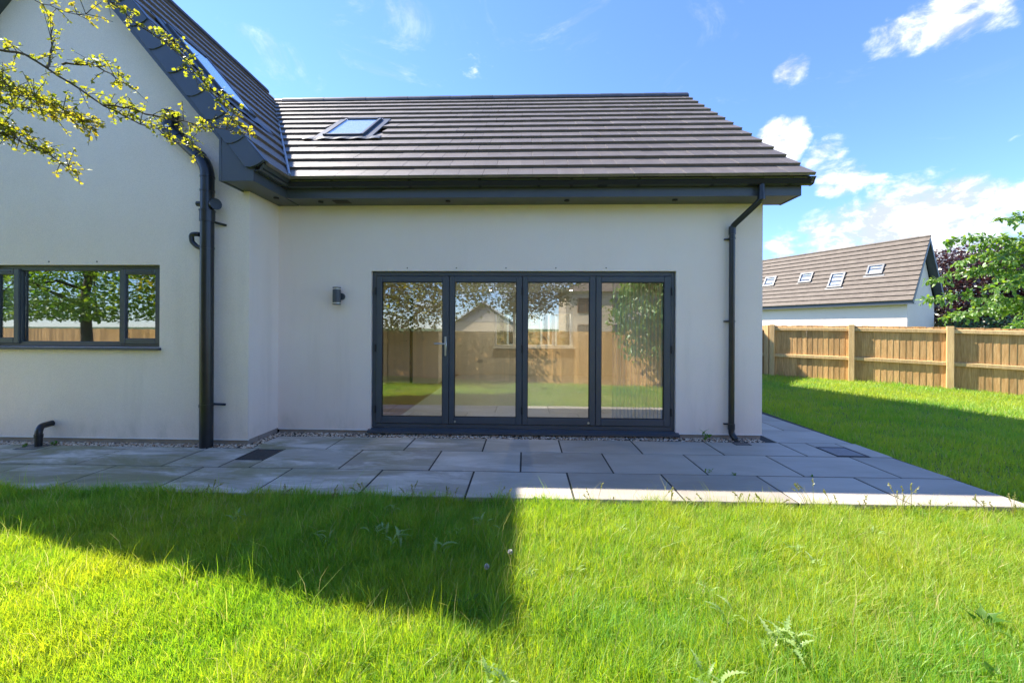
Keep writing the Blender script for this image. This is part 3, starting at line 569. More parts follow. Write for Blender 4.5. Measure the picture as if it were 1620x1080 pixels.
rear = roof_sheet('rear_roof', (1.55, 11.36, 3.72), (VX, 11.36, 3.72), (VX, 14.60, 3.72 + 3.24 * TM), (1.55, 14.60, 3.72 + 3.24 * TM), .12, house)
roof_sheet('rear_slope', (1.55, 14.601, 3.72 + 3.24 * TM), (VX, 14.601, 3.72 + 3.24 * TM), (VX, 18.2, 3.42), (1.55, 18.2, 3.42), .12, rear)
MB().prism([(11.72, 3.12), (17.78, 3.12), (14.60, 3.50 + 3.24 * TM)], 0, XR - .3, XR).build('gable_wall', 'render', rear)
TWD, GAU, TTH = 0.297, 0.34, 0.036
def tile_mesh():
    m = MB(); L = 0.42; w = TWD - .003; b = .001         # x across, y up the slope, z off the slope; the nose sits on the tile below
    zt = lambda y: 0.044 - 0.042 * y / L
    lo = [(0, 0), (w, 0), (w, L), (0, L)]
    vs = [(x, y, zt(y) - TTH) for x, y in lo] + [(x, y, zt(y) - (b if y == 0 else 0)) for x, y in lo] + [(b, b, zt(b)), (w - b, b, zt(b)), (w - b, L, zt(L)), (b, L, zt(L))]
    vs[7] = (0, L, zt(L) - b); vs[6] = (w, L, zt(L) - b)
    fs = [[3, 2, 1, 0]] + [[i, (i + 1) % 4, 4 + (i + 1) % 4, 4 + i] for i in range(4)] + [[4 + i, 4 + (i + 1) % 4, 8 + (i + 1) % 4, 8 + i] for i in range(4)] + [[8, 9, 10, 11]]
    m.add(vs, fs); return m
TILE = tile_mesh(); TILE_ME = TILE.mesh('roof_tile'); TILE_ME.materials.append(MATS['roof_tile'])
def frame_main(x, s):        # tile matrix on the main front slope: corner x, distance s up the slope
    return Matrix.Translation((x, E_Y + s * math.cos(PIT), E_Z + s * math.sin(PIT))) @ Matrix.Rotation(PIT, 4, 'X')
def frame_wing(y, s):        # on the wing's right slope: local x runs along +Y, up the slope is -X
    return Matrix.Translation((W_X - s * math.cos(PW), y, E_Z + s * math.sin(PW))) @ Matrix.Rotation(R(90), 4, 'Z') @ Matrix.Rotation(PW, 4, 'X')
SKY = (-3.14, -2.50, 6.10, 6.90)   # skylight on the main slope: x0 x1 y0 y1
count = 0; rest = MB()
def join(mb_, M): mb_.add([tuple(M @ Vector(p)) for p in TILE.v], TILE.f)
nc = int((RIDGE_Y - E_Y) / math.cos(PIT) / GAU) + 1
for k in range(nc):
    s = k * GAU - .01; off = (TWD / 2 if k % 2 else 0.0); yk = E_Y + s * math.cos(PIT); zk = E_Z + s * math.sin(PIT)
    vx = W_X - (zk - E_Z) / TW                         # valley at this height
    x = VX - TWD - off
    if off:
        join(rest, frame_main(VX - TWD / 2 - .0, s) @ Matrix.Diagonal((.5, 1, 1, 1)))
        x = VX - TWD * 1.5
    while x + TWD > vx - 0.35:
        yc = yk + .13
        if not (x + TWD > SKY[0] + .06 and x < SKY[1] - .06 and yc > SKY[2] - .02 and yc + .10 < SKY[3] - .02):
            M = frame_main(x + random.uniform(-.0015, .0015), s) @ Matrix.Translation((0, 0, random.uniform(0, .002))) @ Matrix.Rotation(random.uniform(-.004, .004), 4, 'X')
            if count < 298: piece('roof_tile', TILE_ME, mroof, M); count += 1
            else: join(rest, M)
        x -= TWD
r_ = rest.build('upper_roof_tiles', 'roof_tile', mroof); r_['kind'] = 'stuff'
wrest = MB()
for k in range(int((W_X - WRX) / math.cos(PW) / GAU) + 1):
    s = k * GAU - .01; zk = E_Z + s * math.sin(PW); vy = E_Y + (zk - E_Z) / TM; off = TWD / 2 if k % 2 else 0
    y = V_Y + .025 - off
    while y < vy + .55:
        if y > V_Y: join(wrest, frame_wing(y, s))
        elif off: join(wrest, frame_wing(V_Y + .025, s) @ Matrix.Diagonal((.5, 1, 1, 1)))
        y += TWD
r_ = wrest.build('wing_roof_tiles', 'roof_tile', wroof); r_['kind'] = 'stuff'
# ridges
def ridge_mesh(L):
    m = MB(); o = [(-.125, -.085), (-.105, -.035), (-.05, .022), (0, .038), (.05, .022), (.105, -.035), (.125, -.085)]; i = [(a * .82, b - .022) for a, b in o][::-1]
    m.prism(o + i, 0, 0, L); return m.mesh('ridge_tile')
RM = ridge_mesh(.447); RM.materials.append(MATS['ridge_tile'])
for i in range(19): piece('ridge_tile', RM, mroof, Matrix.Translation((VX - .45 * (i + 1), RIDGE_Y, RIDGE_Z + .035 + .003 * (i % 2))))
for i in range(9): piece('ridge_tile', RM, wroof, Matrix.Translation((WRX, V_Y + .01 + .45 * i, WR_Z + .045 + .003 * (i % 2))) @ Matrix.Rotation(R(90), 4, 'Z'))
# valley trough
va = Vector((W_X + .02, E_Y - .02, E_Z + .05)); vb = Vector((WRX - .05, E_Y + (WR_Z - E_Z) / TM + .08, WR_Z + .06))
MB().tube([va, vb], 0.016, 8).build('valley_trim', 'lead', mroof, smooth=40)
# verge on the main gable: plain undercloak and thin edge
vg = MB(); c_, s_ = math.cos(PIT), math.sin(PIT)
vg.prism([(E_Y, E_Z - .02), (RIDGE_Y, RIDGE_Z - .02), (BE_Y, E_Z - .02), (BE_Y, E_Z - .13), (RIDGE_Y, RIDGE_Z - .16), (E_Y + .10, E_Z - .06)], 0, VX - .04, VX - .022); vg.build('barge_board', 'anthracite', mroof)
# wing gable: barge boards, verge caps and box ends
def along(x, dz): return (x, E_Z + TW * ((W_X - x) if x >= WRX else (x - (2 * WRX - W_X))) + dz)
for sgn in (1, -1):
    fx = (lambda x: x) if sgn == 1 else (lambda x: 2 * WRX - x)
    p = [along(fx(-3.345), -.02), along(WRX, -.02), along(WRX, -.335), along(fx(-3.345), -.335)]
    MB().prism(p, 1, V_Y, V_Y + .022).build('barge_board', 'anthracite', house)
    MB().prism([along(fx(-3.345), -.33), along(WRX, -.33), along(WRX, -.345), along(fx(-3.345), -.345)], 1, V_Y + .023, Y2 + .01).build('verge_soffit', 'upvc_dark', house)
    bx = [(fx(-3.345), SOF - .012), (fx(FX + .0), SOF - .012), (fx(FX), along(fx(FX), -.05)[1]), (fx(-3.345), along(fx(-3.345), -.021)[1])]
    MB().prism(bx, 1, V_Y - .003, V_Y + .02).build('box_end', 'anthracite', house)
    MB().box(*sorted((fx(-3.345), fx(-3.372))), V_Y - .008, Y2 + .01, SOF - .014, along(fx(-3.372), -.30)[1], .003).build('box_end_trim', 'anthracite', house)
    for k in range(11):                                 # interlocking dry verge caps with a rounded nose
        s = k * GAU - .02; L = GAU + .055
        ux, uz = -math.cos(PW), math.sin(PW); px, pz = -math.sin(PW), -math.cos(PW)      # up the slope, and down off the slope
        o = (W_X - .0, E_Z + .045)
        pts = []
        for (a, h) in [(L, 0.0), (L, .205)] + [(0.04 + .10 * math.sin(t * 1.57) ** 2 + (.0), .205 * math.cos(t * 1.57) ** .8) for t in np.linspace(0, 1, 7)][0:7]:
            pts.append((o[0] + ux * (s + a) + px * h, o[1] + uz * (s + a) + pz * h))
        pts = [(o[0] + ux * (s + a) + px * h, o[1] + uz * (s + a) + pz * h) for a, h in ((L, 0), (L, .19), (.13, .205), (.075, .20), (.035, .16), (.01, .10), (0, .04), (0, 0))]
        pts = [(fx(a), b) for a, b in pts]
        y = V_Y - .030 + .0016 * (k % 2)
        tilt = MB(); n = len(pts)
        front = [(a, y - (.013 if i >= 3 else 0), b) for i, (a, b) in enumerate(pts)]; back = [(a, V_Y - .0035, b) for a, b in pts]
        tilt.add(front + back, [list(range(n)), list(range(n, 2 * n))[::-1]] + [[i, (i + 1) % n, n + (i + 1) % n, n + i] for i in range(n)])
        tilt.build('verge_cap', 'anthracite', wroof)
        # the cap's top flange laps over the tile edge
        a0, a1 = s, s + L - .05
        tp = [(o[0] + ux * a, o[1] + uz * a) for a in (a0, a1)]
        MB().add([(fx(tp[0][0]), V_Y - .03, tp[0][1]), (fx(tp[1][0]), V_Y - .03, tp[1][1]), (fx(tp[1][0]), V_Y + .05, tp[1][1]), (fx(tp[0][0]), V_Y + .05, tp[0][1]),
                  (fx(tp[0][0] - px * .012), V_Y - .03, tp[0][1] - pz * .012), (fx(tp[1][0] - px * .006), V_Y - .03, tp[1][1] - pz * .006), (fx(tp[1][0] - px * .006), V_Y + .05, tp[1][1] - pz * .006), (fx(tp[0][0] - px * .012), V_Y + .05, tp[0][1] - pz * .012)],
                 [[0, 3, 2, 1], [4, 5, 6, 7], [0, 1, 5, 4], [1, 2, 6, 5], [2, 3, 7, 6], [3, 0, 4, 7]]).build('verge_flange', 'anthracite', wroof)
# skylights: built flat in (across, up-slope, height) and laid on a slope by a matrix
def skylight(parent, M, w, L):
    def bld(name, mat, boxes, par, bev=.006):
        m = MB()
        for b in boxes: m.box(*b, bev, M)
        return m.build(name, mat, par)
    f = bld('skylight', 'flashing', [(0, .05, 0, L, .0, .082), (w - .05, w, 0, L, .0, .082), (.0505, w - .0505, 0, .05, .0, .078), (.0505, w - .0505, L - .06, L, .0, .090)], parent)
    bld('pane', 'roof_glass', [(.047, w - .047, .046, L - .057, .072, .075)], f, 0)
    bld('reflection_backing', 'blind', [(.051, w - .051, .051, L - .061, .058, .062)], f, 0)  # pale sheet added under the pane in place of its sky reflection
    bld('flashing', 'flashing', [(-.13, -.002, -.02, L + .08, .03, .047), (w + .002, w + .13, -.02, L + .08, .03, .047), (-.0015, w + .0015, L + .001, L + .10, .03, .055)], f, .003)
    m = MB(); n = 28                                      # pleated apron dressed over the tiles below
    for i in range(n):
        a, b = -.28 + (w + .56) * i / n, -.28 + (w + .56) * (i + 1) / n
        h = lambda q: .046 + .007 * math.sin(q * 24)
        vs = [(a, -.13, h(a)), (b, -.13, h(b)), (b, -.003, .052), (a, -.003, .052), (a, -.13, h(a) - .006), (b, -.13, h(b) - .006), (b, -.003, .046), (a, -.003, .046)]
        m.add([tuple(M @ Vector(p)) for p in vs], [[0, 1, 2, 3], [7, 6, 5, 4], [0, 4, 5, 1], [1, 5, 6, 2], [2, 6, 7, 3], [3, 7, 4, 0]])
    m.build('apron', 'flashing', f)
sM = frame_main(SKY[0], (SKY[2] - E_Y) / math.cos(PIT)); skylight(house, sM, SKY[1] - SKY[0], (SKY[3] - SKY[2]) / math.cos(PIT))
skylight(house, frame_wing(4.68, 1.32), .62, 1.08)

# ------------------------------------------------------------------ scatter helpers
def scatter(tv, tf, P, X, Yv, Z, S, tint=None):
    """copies of a small template (verts tv, faces tf) at P with axes X, Yv, Z and scale S -> arrays for np_mesh"""
    tv = np.asarray(tv, float); n, m = len(P), len(tv)
    S = np.asarray(S); S = S[:, None] * np.ones((1, 3)) if S.ndim == 1 else S
    V = P[:, None, :] + (tv[None, :, 0:1] * S[:, None, 0:1]) * X[:, None, :] + (tv[None, :, 1:2] * S[:, None, 1:2]) * Yv[:, None, :] + (tv[None, :, 2:3] * S[:, None, 2:3]) * Z[:, None, :]
    flat = np.concatenate([np.asarray(f) for f in tf]); sizes = np.array([len(f) for f in tf])
    F = (flat[None, :] + (np.arange(n) * m)[:, None]).ravel(); SZ = np.tile(sizes, n)
    T = None if tint is None else np.repeat(tint, m)
    return V.reshape(-1, 3), F, SZ, T
def merge(parts):
    Vs, Fs, Ss, Ts, b = [], [], [], [], 0
    for V, F, S, T in parts:
        Vs.append(V); Fs.append(F + b); Ss.append(S); Ts.append(T if T is not None else np.zeros(len(V))); b += len(V)
    return np.concatenate(Vs), np.concatenate(Fs), np.concatenate(Ss), np.concatenate(Ts)
def unit(a): return a / np.maximum(np.linalg.norm(a, axis=-1, keepdims=True), 1e-9)
def basis(d, up):
    """leaf axes: y along d, z near up"""
    d = unit(d); x = unit(np.cross(d, up)); z = np.cross(x, d); return x, d, z
def scattered(name, mat, parent, arrs, smooth=False):
    V, F, S, T = arrs; me = np_mesh(name, V - np.array(ORG[parent.name]), F, S, T)
    o = link_mesh(name, me, mat, parent)
    return o
HAW = ([(0, 0, 0), (.10, .25, .02), (.42, .42, .10), (.20, .52, .04), (.30, .85, .08), (0, 1.0, .0), (-.30, .85, .08), (-.20, .52, .04), (-.42, .42, .10), (-.10, .25, .02)], [[0, 1, 2, 3, 7, 8, 9], [3, 4, 5, 6, 7]])
OVAL = ([(0, 0, 0), (.20, .22, .05), (.25, .50, .04), (.14, .80, -.02), (0, 1, -.10), (-.14, .80, -.02), (-.25, .50, .04), (-.20, .22, .05), (0, .5, -.03)], [[0, 1, 8, 7], [1, 2, 8], [2, 3, 4, 8], [8, 4, 5, 6], [7, 8, 6]])
SIMPLE = ([(0, 0, 0), (.30, .45, .05), (0, 1, 0), (-.30, .45, .05)], [[0, 1, 2, 3]])
def resample(pts, step):
    pts = np.array(pts, float); seg = np.linalg.norm(np.diff(pts, axis=0), axis=1); L = np.concatenate(([0], np.cumsum(seg)))
    n = max(2, int(L[-1] / step)); q = np.linspace(0, L[-1], n); return np.stack([np.interp(q, L, pts[:, i]) for i in range(3)], 1)
def rough_path(pts, amp, step=0.06):
    p = resample(pts, step); w = rng.normal(0, amp, p.shape); w = (w + np.roll(w, 1, 0) + np.roll(w, 2, 0)) / 1.7; w[0] = 0; return p + w

# ------------------------------------------------------------------ wall lamp and blind
wl = empty('wall_light', (-2.457, Y1, 1.69), 'dark cylindrical up-and-down wall lamp left of the bifold doors', 'wall lamp')
lx, ly = -2.457, Y1 - .075
MB().tube([(lx, ly, 1.725), (lx, ly, 1.893)], .050, 24).build('lamp_body', 'anthracite', wl, smooth=40)
for a, b in ((1.893, 1.911), (1.707, 1.725)): MB().tube([(lx, ly, a), (lx, ly, b)], .038, 20).build('glass_ring', 'white_plastic', wl, smooth=40)
for a, b in ((1.911, 1.922), (1.696, 1.707)): MB().tube([(lx, ly, a), (lx, ly, b)], .051, 24).build('lamp_cap', 'anthracite', wl, smooth=40)
MB().tube([(lx + .035, Y1 + .001, 1.805), (lx + .035, Y1 - .022, 1.805)], .045, 20).build('back_plate', 'anthracite', wl, smooth=40)
MB().box(lx - .02, lx + .02, ly + .03, Y1 - .01, 1.78, 1.83).build('bracket', 'anthracite', wl)
bl = empty('vertical_blind', (1.5, 5.45, 2.08), 'pale pleated vertical blind behind the right glass leaf', 'blind')
MB().box(1.18, 1.86, 5.43, 5.47, 2.075, 2.11, .004).build('head_rail', 'white_plastic', bl)
sm_ = MB().box(-.014, .014, -.0008, .0008, 0, 1.94).mesh('slat'); sm_.materials.append(MATS['blind'])
for i in range(27): piece('slat', sm_, bl, Matrix.Translation((1.20 + .025 * i, 5.45, 0.13)) @ Matrix.Rotation(R(64 if i % 2 else -64), 4, 'Z'))

# ------------------------------------------------------------------ gravel margin
ico = bmesh.new(); bmesh.ops.create_icosphere(ico, subdivisions=1, radius=1.0); IV = [tuple(v.co) for v in ico.verts]; IF = [[v.index for v in f.verts] for f in ico.faces]; ico.free()
def pebbles(n, x0, x1, y0, y1, z):
    P = np.stack([rng.uniform(x0, x1, n), rng.uniform(y0, y1, n), z + rng.uniform(-.010, .008, n)], 1)
    a = rng.uniform(0, 6.28, n); X = np.stack([np.cos(a), np.sin(a), rng.uniform(-.3, .3, n)], 1); X = unit(X); Z = unit(np.array([0, 0, 1.]) + rng.normal(0, .25, (n, 3))); Yv = unit(np.cross(Z, X)); Z = np.cross(X, Yv)
    s = rng.uniform(.006, .0135, n); S = np.stack([s * rng.uniform(1, 1.6, n), s, s * rng.uniform(.55, .85, n)], 1)
    return scatter(IV, IF, P, X, Yv, Z, S)
ga = merge([pebbles(4200, -3.17, 3.0, 5.04, 5.215, -.008), pebbles(2400, -7.1, -3.17, 4.515, 4.645, -.006), pebbles(420, -3.285, -3.16, 4.52, 5.21, -.008)])
g = link_mesh('gravel', np_mesh('gravel', *ga[:3]), 'pebble'); tag(g, 'brown and cream pebbles along the foot of the white walls', 'gravel', kind='stuff')

# ------------------------------------------------------------------ fences
bd = MB().prism([(-.066, .016), (.060, .000), (.060, -.010), (-.066, -.003)], 2, 0, 1.5).mesh('board'); bd.materials.append(MATS['fence_wood'])
BOARDS = [bd]
for k in range(3):
    b2 = MB().prism([(-.066, .016), (.060, .000), (.060, -.010), (-.066, -.003)], 2, 0, 1.5 + (.004, -.004, .008)[k]).mesh('board'); b2.materials.append(MATS['fence_wood']); BOARDS.append(b2)
def fence(name, x, y, dx, dy, bays, label, bay=1.80, base=None, flip=False):
    d = Vector((dx, dy)).normalized(); nrm_ = Vector((d.y, -d.x)) * (-1 if flip else 1)     # garden side
    gz_ = (lambda u: float(zg(x + d.x * u, y + d.y * u))) if base is None else (lambda u: base)
    t = empty(name, (x, y, gz_(0)), label, 'fence'); L = bay * bays; ang = math.atan2(d.y, d.x)
    for k in range(bays + 1):
        u = k * bay; p = (x + d.x * u + nrm_.x * .055, y + d.y * u + nrm_.y * .055, gz_(u))
        M = Matrix.Translation(p) @ Matrix.Rotation(ang, 4, 'Z')
        MB().box(-.062, .062, -.055, .055, -.1, 1.515 + random.uniform(-.01, .015), .006, M).build('post', 'fence_rail', t)
    for k in range(bays):
        u0, u1 = k * bay + .0625, (k + 1) * bay - .0625
        for za, h in ((1.355, .088), (.575, .088)):
            vs = []
            for u in (u0, u1):
                for o_, zz in ((.013, 0), (.058, 0), (.058, h - .012), (.013, h)):
                    vs.append((x + d.x * u + nrm_.x * o_, y + d.y * u + nrm_.y * o_, gz_(u) + za + zz))
            MB().add(vs, [[0, 1, 2, 3], [7, 6, 5, 4], [0, 4, 5, 1], [1, 5, 6, 2], [2, 6, 7, 3], [3, 7, 4, 0]]).build('rail', 'fence_rail', t)
    n = int(L / .118)
    for i in range(n):
        u = (i + .5) * L / n
        M = Matrix.Translation((x + d.x * u, y + d.y * u, gz_(u) - .012)) @ Matrix.Rotation(ang + (0 if not flip else math.pi), 4, 'Z') @ Matrix.Rotation(random.uniform(-.004, .004), 4, 'Y')
        piece('board', random.choice(BOARDS), t, M)
    return t
fence('timber_fence', 7.40, 12.15, .785, -.62, 5, 'sunlit timber board fence along the right edge of the lawn')
fence('timber_fence', 7.34, 12.24, -.45, .893, 2, 'short run of board fence glimpsed beside the house corner', flip=True)
fence('timber_fence', 8.0, 1.12, -5.0, -1.35, 21, 'board fence behind the lawn, seen mirrored in the door glass', flip=True)

# ------------------------------------------------------------------ neighbouring houses
class Local:
    def __init__(s, o, ang): s.o = Vector(o); s.p = Vector((math.cos(ang), math.sin(ang), 0)); s.l = Vector((-math.sin(ang), math.cos(ang), 0)); s.M = Matrix.Translation(o) @ Matrix.Rotation(ang, 4, 'Z')
    def __call__(s, p, l, z): return tuple(s.o + s.p * p + s.l * l + Vector((0, 0, z)))
def lbox(mb, F, p0, p1, l0, l1, z0, z1, bev=0): mb.box(p0, p1, l0, l1, z0, z1, bev, F.M)
FH = Local((19.77, 21.25, 0), R(27.84))
fh = empty('bungalow', (19.77, 21.25, -.4), 'pale bungalow with steep tiled roof and four skylights beyond the fence', 'house')
m = MB(); lbox(m, FH, 0, 3.2, 0, 20, -.42, 2.85); m.add([FH(0, 0, 2.85), FH(3.2, 0, 2.85), FH(1.6, 0, 6.1), FH(0, 20, 2.85), FH(3.2, 20, 2.85), FH(1.6, 20, 6.1)], [[0, 1, 2], [5, 4, 3]]); m.build('wall', 'far_render', fh)
SL = math.hypot(2.02, 3.42); cs, sn = 2.02 / SL, 3.42 / SL
fr_ = MB().add([FH(-.42, -.35, 2.90), FH(-.42, 20.3, 2.90), FH(1.6, 20.3, 6.32), FH(1.6, -.35, 6.32), FH(3.62, 20.3, 2.90), FH(3.62, -.35, 2.90), FH(3.55, 20.3, 2.86), FH(3.55, -.35, 2.86), FH(1.6, 20.3, 6.22), FH(1.6, -.35, 6.22), FH(-.35, 20.3, 2.86), FH(-.35, -.35, 2.86)],
               [[0, 1, 2, 3], [3, 2, 4, 5], [5, 4, 6, 7], [7, 6, 8, 9], [9, 8, 10, 11], [11, 10, 1, 0], [0, 3, 9, 11], [3, 5, 7, 9]]).build('roof', 'roof_felt', fh)
ncz = 13; gg = SL / ncz
for k in range(ncz):
    s0, s1 = k * gg - .02, (k + 1) * gg + .02
    def Q(s, h, l): return FH(-.42 + s * cs - h * sn, l, 2.92 + s * sn + h * cs)
    n_t = 1
    MB().add([Q(s0, .075, -.37), Q(s0, .075, 20.3), Q(s1, .012, 20.3), Q(s1, .012, -.37), Q(s0, .0, -.37), Q(s0, .0, 20.3), Q(s1, -.01, 20.3), Q(s1, -.01, -.37)], [[0, 1, 2, 3], [7, 6, 5, 4], [0, 4, 5, 1], [1, 5, 6, 2], [2, 6, 7, 3], [3, 7, 4, 0]]).build('tile_course', 'far_tile', fr_)
m = MB()
lbox(m, FH, -.40, -.36, -.34, 20.2, 2.72, 2.90); m.build('fascia', 'anthracite', fh)
m = MB(); lbox(m, FH, -.36, 0, -.34, 20.2, 2.74, 2.76); lbox(m, FH, 3.2, 3.56, -.34, 20.2, 2.74, 2.76); m.build('soffit', 'anthracite', fh)
for sg in (0, 1):
    f_ = (lambda p: p) if not sg else (lambda p: 3.2 - p)
    MB().add([FH(f_(p), l, z) for l in (-.36, -.33) for p, z in ((-.42, 2.88), (1.6, 6.30), (1.6, 6.06), (-.30, 2.74))], [[0, 1, 2, 3], [7, 6, 5, 4], [0, 4, 5, 1], [1, 5, 6, 2], [2, 6, 7, 3], [3, 7, 4, 0]]).build('barge_board', 'anthracite', fh)
    MB().add([FH(f_(p), l, z) for l in (-.329, 0.0) for p, z in ((-.36, 2.86), (1.6, 6.16), (1.6, 6.13), (-.32, 2.83))], [[0, 1, 2, 3], [7, 6, 5, 4], [0, 4, 5, 1], [1, 5, 6, 2], [2, 6, 7, 3], [3, 7, 4, 0]]).build('verge_soffit', 'anthracite', fh)
for i in range(45):
    l = -.36 + .46 * i
    MB().tube([FH(1.6, l, 6.36), FH(1.6, l + .455, 6.36)], .07 + .006 * (i % 2), 8).build('ridge_tile', 'far_tile', fr_)
for l0, s0, s1 in ((6.94, 1.62, 2.40), (4.69, 1.65, 2.40), (2.93, 1.10, 2.14), (1.19, 1.77, 2.44)):
    def Q(s, h, l): return FH(-.42 + s * cs - h * sn, l, 2.92 + s * sn + h * cs)
    def slopebox(mb_, a, b, c, d, h0, h1): mb_.add([Q(s, h, l) for h in (h0, h1) for s, l in ((c, a), (c, b), (d, b), (d, a))], [[3, 2, 1, 0], [4, 5, 6, 7], [0, 1, 5, 4], [1, 2, 6, 5], [2, 3, 7, 6], [3, 0, 4, 7]])
    w_ = .74; m = MB()
    for a, b, c, d in ((l0, l0 + .08, s0, s1), (l0 + w_ - .08, l0 + w_, s0, s1), (l0 + .081, l0 + w_ - .081, s0, s0 + .09), (l0 + .081, l0 + w_ - .081, s1 - .09, s1)): slopebox(m, a, b, c, d, .0, .12)
    f_ = m.build('skylight', 'flashing', fh); m = MB(); slopebox(m, l0 + .075, l0 + w_ - .075, s0 + .08, s1 - .08, .085, .09); m.build('pane', 'roof_glass', f_)
    m = MB(); slopebox(m, l0 + .082, l0 + w_ - .082, s0 + .092, s1 - .092, .05, .055); m.build('reflection_backing', 'blind', f_)  # pale sheet again stands in for sky reflected in the glass
    m = MB(); slopebox(m, l0 - .10, l0 + w_ + .10, s0 - .14, s0 - .002, .03, .055); m.build('apron', 'flashing', f_)
# houses behind the camera, seen only as reflections in the doors
G1 = Local((-9.6, -43.5, -.4), 0)
h1 = empty('gabled_bungalow', (-5.6, -43.5, -.4), 'gabled bungalow with grey boarded gable, mirrored in the second glass leaf', 'house')
m = MB(); lbox(m, G1, 0, 8, -8, 0, 0, 2.6); m.build('wall', 'buff', h1)
for k in range(12):
    z = 2.6 + .2 * k; hw = 4 * (1 - (z + .1 - 2.6) / 2.7)
    if hw > .2: mm = MB(); lbox(mm, G1, 4 - hw, 4 + hw, -.1, .03, z, z + .19); mm.build('gable_board', 'weatherboard', h1)
for sg in (-1, 1):
    MB().add([G1(4 + sg * u, l, z) for l in (-8, .4) for u, z in ((0, 5.45), (4.5, 2.42), (4.5, 2.30), (0, 5.30))], [[0, 1, 2, 3], [7, 6, 5, 4], [0, 4, 5, 1], [1, 5, 6, 2], [2, 6, 7, 3], [3, 7, 4, 0]]).build('roof_slope', 'brown_tile', h1)
    MB().add([G1(4 + sg * u, l, z) for l in (.401, .44) for u, z in ((0, 5.47), (4.5, 2.44), (4.5, 2.22), (0, 5.22))], [[0, 1, 2, 3], [7, 6, 5, 4], [0, 4, 5, 1], [1, 5, 6, 2], [2, 6, 7, 3], [3, 7, 4, 0]]).build('barge_board', 'white_plastic', h1)
def pane_window(F, parent, p0, p1, z0_, z1_, l, frame):
    m = MB()
    for a, b, c, d in ((p0, p0 + .08, z0_, z1_), (p1 - .08, p1, z0_, z1_), (p0 + .08, p1 - .08, z0_, z0_ + .08), (p0 + .08, p1 - .08, z1_ - .08, z1_), ((p0 + p1) / 2 - .04, (p0 + p1) / 2 + .04, z0_ + .08, z1_ - .08)): lbox(m, F, a, b, l, l + .08, c, d)
    w_ = m.build('window', frame, parent); m = MB(); lbox(m, F, p0 + .05, p1 - .05, l + .02, l + .03, z0_ + .05, z1_ - .05); m.build('pane', 'dark_room', w_); return w_
G2 = Local((3.9, -27.6, -.4), 0)
h2 = empty('two_storey_house', (9, -27.6, -.4), 'two-storey buff house with brown windows, mirrored in the right glass leaves', 'house')
m = MB(); lbox(m, G2, 0, 12, -8, 0, 0, 5.3); m.build('wall', 'buff', h2)
MB().add([G2(-.5, .5, 5.3), G2(12.5, .5, 5.3), G2(12.5, -8.5, 5.3), G2(-.5, -8.5, 5.3), G2(4, -4, 7.8), G2(8, -4, 7.8)], [[0, 1, 5, 4], [1, 2, 5], [2, 3, 4, 5], [3, 0, 4], [3, 2, 1, 0]]).build('roof', 'brown_tile', h2)
for p0 in (1.1, 4.4, 7.9): pane_window(G2, h2, p0, p0 + 1.5, 3.3, 4.7, .005, 'brown_frame'); pane_window(G2, h2, p0, p0 + 1.5, .9, 2.2, .005, 'brown_frame')
G3 = Local((-4.0, 15.5, -.2), 0)
h3 = empty('stone_cottage', (0, 15.5, -.2), 'honey stone wall seen through the room and its rear window', 'house')
m = MB(); lbox(m, G3, 0, 8.5, .12, 5, 0, 3.0); m.build('wall_core', 'stone', h3)
sb = [MB().box(0, w_, 0, .13, 0, .17, .012).mesh('stone') for w_ in (.26, .36, .46)]
for s__ in sb: s__.materials.append(MATS['stone'])
for k in range(8):
    x = 1.9 + random.uniform(0, .2); z = .85 + .18 * k
    while x < 6.5:
        j = random.randrange(3); w_ = (.26, .36, .46)[j]
        if not any(a < x + w_ and x < b for a, b in ((3.25, 3.95), (4.55, 5.25))): piece('stone', sb[j], h3, Matrix.Translation(G3(x, 0, z)))
        x += w_ + .012
for a, b in ((3.3, 3.95), (4.6, 5.25)): pane_window(G3, h3, a, b, .9, 2.2, .02, 'white_plastic')

# ------------------------------------------------------------------ trees
def ellipsoid_pts(n, c, r, shell=0.55):
    d = unit(rng.normal(size=(n, 3))); q = rng.uniform(shell ** 3, 1, n) ** (1 / 3); return np.array(c) + d * q[:, None] * np.array(r)
def crown(c, r, clumps, per, size, spread, tmpl, droop=0.0, shell=0.5, keep=None, tilt=0.8):
    cc = ellipsoid_pts(clumps, c, r, shell); P = np.repeat(cc, per, 0) + rng.normal(0, spread, (clumps * per, 3)) * np.array([1, 1, .7])
    tn = np.clip(np.repeat(rng.beta(2, 3, clumps), per) + rng.normal(0, .15, len(P)), 0, 1)
    if keep is not None: k = keep(P); P, tn = P[k], tn[k]
    n = len(P); d = unit(rng.normal(size=(n, 3))); d[:, 2] = d[:, 2] * .6 - droop; up = unit(np.array([0, 0, 1.]) + rng.normal(0, tilt, (n, 3)))
    X, Yv, Z = basis(d, up); return cc, scatter(*tmpl, P, X, Yv, Z, size * rng.uniform(.6, 1.25, n), tn)
